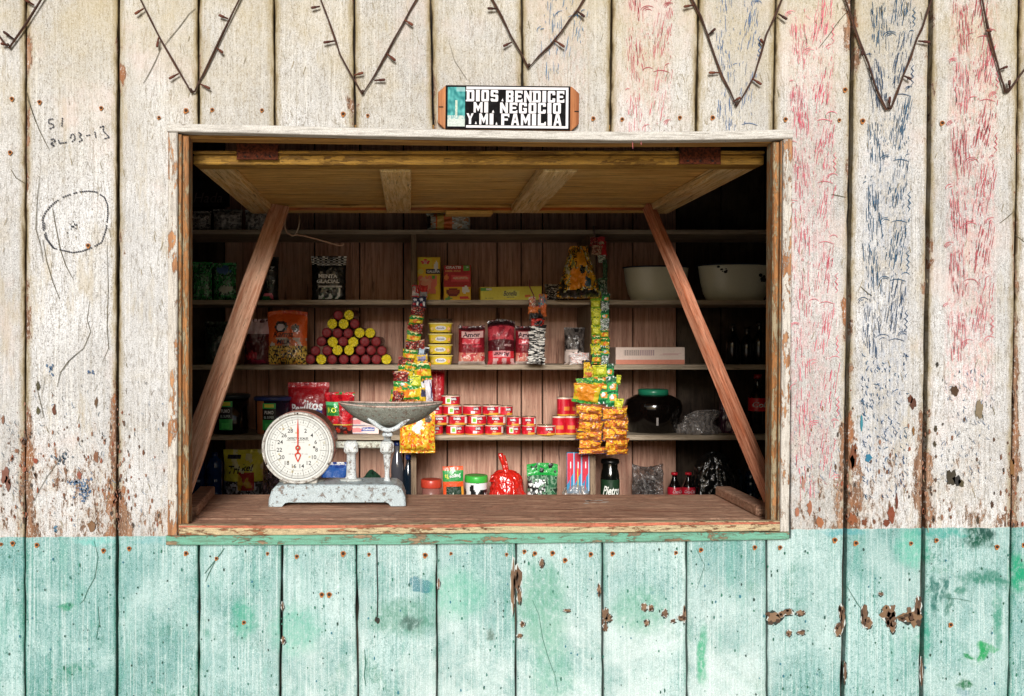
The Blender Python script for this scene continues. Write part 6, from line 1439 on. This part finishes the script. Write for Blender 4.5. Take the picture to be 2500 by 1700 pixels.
it = [(1014, 712, 20, 26, 6, redwhite), (1034, 713, 20, 26, 8, lambda s_: over(lambda u, v: V('#c03028'), ('r', .5, .25, .5, .2, '#9a9a9c', .1))), (1014, 738, 20, 24, 4, navy), (1032, 740, 18, 26, 6, navy), (1018, 760, 36, 20, 5, redbr), (1014, 782, 36, 24, 6, soup),
      (1012, 803, 38, 22, 5, redbr), (1008, 824, 36, 26, 6, soup), (1022, 842, 34, 22, 2, redbr), (1002, 846, 30, 22, 5, redbr), (1000, 866, 38, 26, 5, soup), (1033, 858, 28, 18, 2, lambda s_: over(lambda u, v: V('#101020'), ('r', .3, .5, .25, .4, '#a8b8c8', .1), ('r', .5, .93, .5, .1, '#e0e0e4'))), (990, 884, 38, 22, 5, redbr),
      (1028, 883, 36, 26, 1, lambda s_: over(lambda u, v: V('#d8b018'), ('r', .6, .66, .3, .16, '#8a86a8', .3)), ('Doria', .6, .66, .2, '#24205a')), (1000, 897, 30, 24, 8, soup), (988, 906, 42, 30, 6, soup), (1034, 908, 46, 42, -2, soup, ('Pollo', .35, .84, .14, '#103a14')), (978, 922, 40, 26, 6, redbr), (1002, 928, 36, 36, 10, soup),
      (976, 950, 36, 32, 5, soup), (1003, 958, 48, 46, -4, soup), (985, 940, 44, 30, 10, dgreen), (968, 968, 40, 30, 8, soup), (1012, 935, 40, 30, -8, ygreen), (1030, 960, 24, 54, 1, lambda s_: over(lambda u, v: V('#d8b020'), ('r', .6, .45, .3, .14, '#2c2c4c', .3), ('r', .5, .8, .3, .1, '#d8d8dc', .3))), (1049, 958, 18, 50, -2, lambda s_: over(lambda u, v: V('#d0ccd4'), ('r', .8, .5, .1, .5, '#3a2c6a', .1))), (970, 972, 32, 28, 6, redbr), (966, 988, 30, 18, 5, soup), (992, 988, 46, 26, -6, orange)]
strip_of(so_, it, 1.54)
b = MB(); b.tube([P(1013, 690, 1.57)-so_.location, P(1018, 700, 1.53)-so_.location, P(1020, 712, 1.52)-so_.location], .0012, 'cloth', '#c8c0b0', n=5); b.build('cord', so_)
tag(so_, cat='sachets')
ob = bag('noodle_bag', 'bright orange snack packet hanging just right of the scale pan', 'bag', 976, 1062, 1005, 4, over(clutter(['#d8641c', '#e0801c', '#d8a020', '#e0b83c', '#c8481c', '#e09040'], 9, 17), ('e', .5, .66, .14, .2, '#e8d8c8', .8), ('r', .80, .84, .09, .09, '#5a5048', .3), ('r', .12, .9, .1, .05, '#c8a89a', .4)), t=.05, d=1.50, nx=32, nz_=36, seal=.05, bseal=.05, z=Z(1106, 1.50), h=Z(1005, 1.5)-Z(1106, 1.50), wr=.2, mat='foil', waist=.0)
rs_ = thing('sachet_strip', 'tall strip of green and yellow seasoning sachets over rows of orange ones, right bay', 'sachets', P(1460, 575, 1.5))
it = []
it += [(1449, 592, 18, 20, 0, redbr), (1468, 590, 16, 22, 2, lambda s_: over(lambda u, v: V('#b02028'), ('r', .5, .3, .4, .15, '#b8a890', .4))), (1456, 612, 24, 22, 0, lambda s_: clutter(['#8a4a3a', '#b89a80', '#7a3024'], 6, s_)), (1475, 608, 13, 34, 0, lambda s_: (lambda u, v: V('#c01820'))), (1470, 632, 20, 18, 0, silver), (1477, 660, 12, 44, 1, lambda s_: clutter(['#16301c', '#1c5a34', '#5a7a5c', '#0f1c14'], 6, s_)), (1472, 700, 22, 34, 1, lambda s_: clutter(['#12241a', '#1c5a34', '#8a9a8c', '#0f1c14'], 6, s_))]
y = 722
while y < 892:
    it += [(1455, y+rg.uniform(-1, 1), 24, 25, 0, rg.choice([ygreen, soup, ygreen])), (1476, y+6+rg.uniform(-1, 1), 22, 25, 0, rg.choice([dgreen, dgreen, silver, soup]))]; y += 22
it += [(1466, 856, 42, 16, 1, lambda s_: over(lambda u, v: V('#d8c020'), ('r', .5, .5, .4, .2, '#2a2c1c', .7))), (1433, 889, 24, 18, 0, lambda s_: over(lambda u, v: V('#12142c'), ('r', .5, .4, .4, .28, '#d8a818', .1))), (1437, 911, 30, 28, 0, lambda s_: over(lambda u, v: V('#c8b428'), ('r', .4, .3, .3, .2, '#c86a3c', .5)), ('Trigo', .45, .74, .2, '#2a2c5a')),
       (1466, 908, 34, 26, 0, ygreen), (1488, 908, 22, 34, 0, dgreen), (1508, 928, 12, 24, 0, ygreen), (1430, 934, 44, 22, -3, lambda s_: clutter(['#1c5a24', '#2c8a3c', '#8ab030', '#123a1c'], 6, s_)), (1466, 940, 44, 34, 0, soup), (1495, 944, 32, 44, 0, dgreen), (1428, 962, 66, 46, 5, lambda s_: over(lambda u, v: V('#c8b024'), ('e', .45, .52, .40, .40, '#d0821c', .3), ('r', .5, .05, .5, .07, '#3a9a3c', .1))),
       (1474, 966, 36, 40, 0, dgreen), (1496, 972, 34, 44, 0, dgreen), (1508, 990, 24, 30, 4, ygreen)]
for i, yy in enumerate((1001, 1022, 1043, 1063, 1085)):
    it += [(1437+[0, 3, 2, 0, 2][i], yy, 62, 27, [3, 2, 1, 2, 3][i], orange)]
for i, yy in enumerate((1010, 1036, 1062, 1086)):
    it += [(1501+[0, 2, 0, 2][i], yy, 62, 31, [2, -3, 1, 0][i], orange, ('Chitos' if i in (0, 2) else None) and (('Aroma', .7, .5, .16, '#5a2c14')))]
it += [(1448, 1101, 78, 15, 3, orange), (1506, 1103, 56, 15, 1, orange)]
strip_of(rs_, it, 1.55)
b = MB(); b.tube([P(1449, 553, 1.60)-rs_.location, P(1451, 570, 1.57)-rs_.location, P(1453, 584, 1.55)-rs_.location], .0035, 'cloth', '#8a7068', n=6); b.build('cord', rs_)
# black and white striped strip in the middle
ms = thing('sweets_strip', 'narrow strip of black and white striped sweets with colourful tags at its top, middle bay', 'sweets', P(1310, 700, 1.54))
it = [(1300, 742, 18, 30, -2, lambda s_: clutter(['#c8a878', '#d86a3c', '#e0d8c8', '#a83c2c'], 6, s_)), (1323, 738, 20, 34, 3, lambda s_: clutter(['#c84a5a', '#3a9ab0', '#d88a3c', '#d8b0b8'], 6, s_)), (1302, 758, 26, 18, 0, lambda s_: (lambda u, v: V('#c86a30'))), (1327, 760, 16, 26, 0, lambda s_: (lambda u, v: V('#c8642c'))),
      (1310, 771, 36, 22, 0, lambda s_: (lambda u, v: V('#0a0808'))), (1312, 788, 38, 20, 0, lambda s_: over(lambda u, v: V('#b82c20'), ('r', .5, .5, .3, .25, '#1c1010', .5)))]
zebra = lambda s_: (lambda u, v: V('#0e0c0c') if nz(u*1.2, v*3.2, 2.6, s_) > -.02 else V('#e8dcd4'))
for i in range(6): it.append((1312-i*.8, 804+i*15, 42+(i > 2)*3, 19, rg.uniform(-5, 5), zebra))
strip_of(ms, it, 1.55, 'sweet')
b = MB(); b.tube([P(1290+3, 683, 1.575)-ms.location, P(1293, 700, 1.57)-ms.location, P(1308, 732, 1.55)-ms.location], .0025, 'cloth', '#8a4a4c', n=5); b.build('cord', ms)
# big see-through bag of snacks
hb = bag('snack_bundle', 'bulging see-through bag of yellow snacks hanging beside the right sachet strip', 'bag', 1352, 1462, 608, 2, over(clutter(['#17140e', '#4a3c18', '#d8901c', '#1a1a16', '#e0a828', '#8a8a50', '#c8c0b0', '#2a2418'], 7, 55, 1.2), ('e', .52, .74, .16, .16, '#d8901c', .7), ('e', .42, .36, .26, .20, '#d8841c', .7), ('e', .55, .52, .10, .06, '#11160f', .6), ('r', .5, .10, .42, .07, '#12100c', .8), ('e', .80, .35, .09, .14, '#d8a020', .6), ('e', .68, .30, .09, .10, '#2a4a5a', .7)), t=.12, d=1.585-.0, nx=44, nz_=48, seal=.05, bseal=.0, z=Z(732, 1.585)+.003, h=Z(606, 1.585)-Z(732, 1.585), wr=.12, topw=.38, waist=0)
hb.location.y = 1.53
# ---------------------------------------------------------------- kitchen scale
ds = .36
sc0 = P(826, 1239, ds); sc0.z = ZC+.0012
kl = thing('kitchen_scale', 'old white dial scale with a shallow metal pan on the counter', 'scale', tuple(sc0))
def q(x, y, d=ds): return P(x, y, d)-sc0
dfr = .285                      # front of the base casting
# base casting: outline in x/z lofted over its depth
b = MB()
out = [(-.212, 0), (-.214, .030), (-.208, .052), (-.190, .060)]
def bx(x): return X(x, dfr)-sc0.x
def bzz(y): return (Z(y, dfr)-Z(1239.5, dfr))
prof_ = [(654, 1239.5), (655, 1222), (662, 1200), (673, 1189.5), (700, 1186), (940, 1186), (968, 1187), (982, 1197), (990, 1217), (991.5, 1238), (958, 1238.5), (952, 1231), (945, 1228.5), (700, 1229), (692, 1231), (684, 1239.5)]
front = [(bx(x), bzz(y)) for x, y in prof_]
lay = [(dfr, .93, -.002), (dfr+.004, .985, 0), (dfr+.012, 1.0, 0), (dfr+.14, 1.0, 0), (dfr+.152, .985, 0), (dfr+.156, .93, -.002)]
vs = []; fs = []; n = len(front); cxm = (front[0][0]+front[9][0])/2
for (yy, s_, dz) in lay:
    for x, z_ in front: vs.append((cxm+(x-cxm)*(1-(1-s_)*.4), yy-sc0.y, max(0, z_*(1 if z_ < .02 else (s_+.04 if s_ < .95 else 1)))+(dz if z_ > .02 else 0)))
for i in range(len(lay)-1):
    for j in range(n): fs.append((i*n+j, (i+1)*n+j, (i+1)*n+(j+1) % n, i*n+(j+1) % n))
fs.append(tuple(range(n))); fs.append(tuple((len(lay)-1)*n+j for j in range(n))[::-1])
b.add(vs, fs, 'paintmetal', '#aebcc0'); o = b.build('base', kl)
# dial housing
cdl = q(727, 1094, .30); rD = L(88.5, .30)
Mx = Matrix.Translation(cdl) @ Matrix.Rotation(R(90), 4, 'X')       # local +z -> -y
hs = MB(); hs.lathe([(rD*.55, -.155), (rD*.93, -.15), (rD*.97, -.14), (rD*.97, -.010), (rD*.99, -.006)], 'paintmetal', '#a8604a', n=56, M4=Mx @ Matrix.Translation((.004, .004, 0)), cap=True); hs.build('dial_housing', kl)
dl = MB(); dl.lathe([(rD*.99, -.012), (rD*1.0, -.002), (rD*.985, .006), (rD*.955, .009), (rD*.93, .006), (rD*.905, -.004)], 'paintmetal', '#c4c0b8', n=72, M4=Mx, cap=False)
dial = dl.build('dial', kl)
f = MB(); f.lathe([(rD*.925, -.0042), (.0005, -.0042)], 'signpaint', '#c6c8c4', n=64, M4=Mx, cap=False)
fy = cdl.y+.0042
def dm(u, v, off=.0006): return (cdl.x+u, fy-off, cdl.z+v)
def pol(r0, r1, a, wd, c_, off=.0006):
    ca, sa = math.cos(a), math.sin(a); px_, pz_ = -sa*wd/2, ca*wd/2
    f.add([dm(r0*ca-px_, r0*sa-pz_, off), dm(r1*ca-px_, r1*sa-pz_, off), dm(r1*ca+px_, r1*sa+pz_, off), dm(r0*ca+px_, r0*sa+pz_, off)], [(0, 3, 2, 1) if False else (0, 1, 2, 3)], 'ink', c_)
def ringf(r0, r1, c_, off=.0005):
    n = 90; vs = []; 
    for i in range(n): a = 2*math.pi*i/n; vs += [dm(r0*math.cos(a), r0*math.sin(a), off), dm(r1*math.cos(a), r1*math.sin(a), off)]
    f.add(vs, [(2*i, 2*((i+1) % n), 2*((i+1) % n)+1, 2*i+1) for i in range(n)], 'ink', c_)
rr1 = rD*.86
ringf(rr1*.985, rr1, '#4a4a48'); ringf(rr1*.900, rr1*.907, '#5a5a56'); ringf(rr1*.74, rr1*.746, '#6a6a64')
for i in range(180):
    a = math.pi/2-2*math.pi*i/180
    if i % 12 == 0: pol(rr1*.70, rr1, a, .0011, '#3a3a3a')
    elif i % 6 == 0: pol(rr1*.80, rr1, a, .0009, '#4a4a48')
    else: pol(rr1*.905, rr1*.985, a, .0006, '#6a6a66')
for i, nn in enumerate(range(2, 30, 2)):
    a = math.pi/2-2*math.pi*nn/30; f.text(str(nn), dm, rr1*.13, 'ink', '#161616', bold=.008, cx=rr1*.60*math.cos(a), cy=rr1*.60*math.sin(a))
for i in range(60):
    if i % 4: a = math.pi/2-2*math.pi*i/60; f.text(str((i*2) % 8 or 4), dm, rr1*.045, 'ink', '#3a3a38', bold=.01, cx=rr1*.825*math.cos(a), cy=rr1*.825*math.sin(a))
f.text('DETECTO SCALES', dm, rr1*.07, 'ink', '#242418', wfit=rr1*.66, bold=.03, cx=0, cy=rr1*.30)
f.text('NEW YORK   MADE IN U.S.A.', dm, rr1*.028, 'ink', '#4a4a3c', wfit=rr1*.72, bold=.01, cx=0, cy=rr1*.235)
f.text('not legal for use in trade', dm, rr1*.026, 'ink', '#4a4a3c', wfit=rr1*.42, cx=0, cy=rr1*.17)
f.text('CAP. 30 LB.', dm, rr1*.03, 'ink', '#4a3a3a', wfit=rr1*.2, cx=-rr1*.2, cy=-rr1*.20); f.text('BY 1 OZ.', dm, rr1*.03, 'ink', '#4a3a3a', wfit=rr1*.2, cx=rr1*.22, cy=-rr1*.20)
for _ in range(16):      # stains
    a, r_ = rg.uniform(0, 6.28), rD*rg.uniform(.3, .88); e = rg.uniform(.0012, .004)
    f.add([dm(r_*math.cos(a)+e*math.cos(t)*rg.uniform(.6, 1.2), r_*math.sin(a)+e*math.sin(t)*rg.uniform(.6, 1.2), .0003) for t in [2*math.pi*i/8 for i in range(8)]], [tuple(range(8))], 'ink', rg.choice(['#b0a888', '#a89878', '#a8a490']))
e = .0036; f.add([dm(rr1*.52+e*math.cos(t), .002+e*math.sin(t), .0009) for t in [2*math.pi*i/12 for i in range(12)]], [tuple(range(12))], 'ink', '#3a342c')
f.build('dial_face', dial)
f = MB(); rc_ = '#b8402c'
def pp(pts): f.add([dm(u, v, .004) for u, v in pts]+[dm(u, v, .0028) for u, v in pts], [tuple(range(len(pts)))]+[(i, i+len(pts), (i+1) % len(pts)+len(pts), (i+1) % len(pts)) for i in range(len(pts))], 'signpaint', rc_)
k = rr1
pp([(-.018*k, .06*k), (-.03*k, .55*k), (-.022*k, .66*k), (-.005*k, .92*k), (.005*k, .92*k), (.022*k, .66*k), (.03*k, .55*k), (.018*k, .06*k)])
def rg2(cx_, cy_, ro, ri):
    n = 24; vs = []
    for yy in (.004, .0028):
        for i in range(n): a = 2*math.pi*i/n; vs += [dm(cx_+ro*math.cos(a), cy_+ro*math.sin(a), yy)]
        for i in range(n): a = 2*math.pi*i/n; vs += [dm(cx_+ri*math.cos(a), cy_+ri*math.sin(a), yy)]
    f.add(vs, [(i, (i+1) % n, n+(i+1) % n, n+i) for i in range(n)], 'signpaint', rc_)
rg2(0, 0, .085*k, .045*k)
pp([(-.02*k, -.07*k), (-.04*k, -.17*k), (.04*k, -.17*k), (.02*k, -.07*k)])
def tri(sc_):
    return [(-.105*k*sc_, -.0*k), (.105*k*sc_, 0), (.06*k*sc_, -.15*k*sc_), (0, -.29*k*sc_), (-.06*k*sc_, -.15*k*sc_)]
o1 = [(u, v-.16*k) for u, v in [(-.07*k, 0), (.07*k, 0), (.105*k, -.07*k), (.06*k, -.19*k), (0, -.31*k), (-.06*k, -.19*k), (-.105*k, -.07*k)]]
i1 = [(u, v-.16*k) for u, v in [(-.04*k, -.035*k), (.04*k, -.035*k), (.062*k, -.075*k), (.035*k, -.16*k), (0, -.235*k), (-.035*k, -.16*k), (-.062*k, -.075*k)]]
n = 7; f.add([dm(u, v, .004) for u, v in o1+i1], [(i, (i+1) % n, n+(i+1) % n, n+i) for i in range(n)], 'signpaint', rc_)
f.lathe([(.0036, 0), (.003, .003), (.001, .004)], 'metal', '#c8c0b0', n=12, M4=Matrix.Translation(dm(0, 0, .003)) @ Matrix.Rotation(R(90), 4, 'X'))
f.build('needle', dial)
for ang in (90, 207, 333):
    f = MB(); a = R(ang); f.lathe([(.0028, 0), (.0024, .0015), (.001, .002)], 'rust', '#2a1c14', n=10, M4=Matrix.Translation((cdl.x+rD*.955*math.cos(a), cdl.y-.0085, cdl.z+rD*.955*math.sin(a))) @ Matrix.Rotation(R(90), 4, 'X')); f.build('screw', dial)
# neck and foot plate under the dial
zb = bzz(1186)
f = MB(); f.box(bx(688)-.0, bx(772), .310-sc0.y, .43-sc0.y, zb-.002, zb+.020, 'paintmetal', '#c8c0b4', bev=.004); f.lathe([(L(56, .36), 0), (L(56, .36), .004), (L(50, .36), .007), (L(30, .36), .012)], 'paintmetal', '#b8b4a8', n=40, M4=Matrix.Translation((bx(729), .375-sc0.y, zb-.001)), sy=.75); f.build('dial_foot', kl)
# two posts and the cross beam
dp = .37
def post(xc, x_bw, ytop, ybot, wt, wb, blk, name):
    f = MB(); pb = q(xc, ybot, dp); pt_ = q(xc, ytop, dp); h_ = pt_.z-zb+.002
    M4 = Matrix.Translation((pb.x, dp-sc0.y, zb-.002)); wb_, wt_ = L(wb, dp)/2, L(wt, dp)/2
    f.lathe([(wb_*1.7, 0), (wb_*1.5, .006), (wb_*1.05, .016), (wb_, h_*.3), (wt_, h_*.85), (wt_, h_)], 'paintmetal', '#c4c8c8', n=20, M4=M4, sy=.8)
    f.box(pb.x-L(blk, dp)/2, pb.x+L(blk, dp)/2, dp-.022-sc0.y, dp+.022-sc0.y, q(0, 1107, dp).z, q(0, 1077, dp).z, 'paintmetal', '#ccd0ce', bev=.007)
    return f.build(name, kl)
post(857.5, 0, 1100, 1184, 22, 24, 34, 'post'); post(945, 0, 1100, 1184, 19, 11, 33, 'post')
f = MB(); a = q(815, 1086, dp+.004); c_ = q(935, 1088, dp+.004); f.box(a.x-.03, c_.x, a.y-.006, a.y+.006, a.z-L(8, dp), a.z+L(8, dp), 'paintmetal', '#bcbcac', bev=.003); f.build('cross_beam', kl)
f = MB(); f.lathe([(L(27, dp), 0), (L(28, dp), .003), (L(24, dp), .006), (L(12, dp), .010)], 'paintmetal', '#b4b8b4', n=28, M4=Matrix.Translation((q(857, 0, dp).x, dp-sc0.y, zb)), sy=.7)
f.build('post_flange', kl)
# cradle
f = MB(); pts = []
for t in range(15):
    u = t/14; x = 900+98*u; y = 1051-31*abs(2*u-1)**1.7; pts.append(q(x, y, dp-.055))
f.tube(pts, [L(5.6, dp)*(1.15 if i in (0, 14) else 1) for i in range(15)], 'paintmetal', '#c8d0d4', n=10)
pts = [q(900+98*t/10, 1047-31*abs(2*t/10-1)**1.7, dp+.055) for t in range(11)]
f.tube(pts, L(5, dp), 'paintmetal', '#b4bcc0', n=8)
f.box(q(935, 0, dp).x, q(959, 0, dp).x, dp-.060-sc0.y, dp+.058-sc0.y, q(0, 1062, dp).z, q(0, 1053, dp).z, 'paintmetal', '#c0c8cc', bev=.003)
f.lathe([(L(10, dp), 0), (L(9, dp), L(10, dp)), (L(12, dp), L(22, dp))], 'paintmetal', '#c4ccd0', n=18, M4=Matrix.Translation((q(946, 0, dp).x, dp-sc0.y, q(0, 1078, dp).z)))
f.build('cradle', kl)
# pan: shallow round dish with boat-like rim
pc_ = q(953, 989, dp); Rp = L(126, dp); b = MB(); nr, na = 16, 64; vs = []; fs = []
def dish(r, a, off=0):
    rr = r*Rp; z_ = L(52, dp)*((r**2.3)-1)+L(6, dp)*(r**4)*(math.cos(a)**2)
    return (pc_.x+rr*math.cos(a), dp-sc0.y+rr*math.sin(a)*.66, pc_.z+z_+off)
for off in (0, -.0016):
    for i in range(nr+1):
        for j in range(na): vs.append(dish(i/nr*(1 if off == 0 else 1.004)+.0001, 2*math.pi*j/na, off))
for L_, flip in ((0, False), (1, True)):
    o_ = L_*(nr+1)*na
    for i in range(nr):
        for j in range(na):
            t = (o_+i*na+j, o_+i*na+(j+1) % na, o_+(i+1)*na+(j+1) % na, o_+(i+1)*na+j); fs.append(t[::-1] if flip else t)
for j in range(na): a = nr*na+j; c_ = nr*na+(j+1) % na; o_ = (nr+1)*na; fs.append((a, c_, o_+c_, o_+a))
b.add(vs, fs, 'paintmetal', '#7e8276', smooth=True)
rim = [dish(1.002, 2*math.pi*j/na, .0005) for j in range(na+1)]
b.tube(rim, .0026, 'paintmetal', '#c8a898', n=7, cap=False)
b.build('pan', kl)
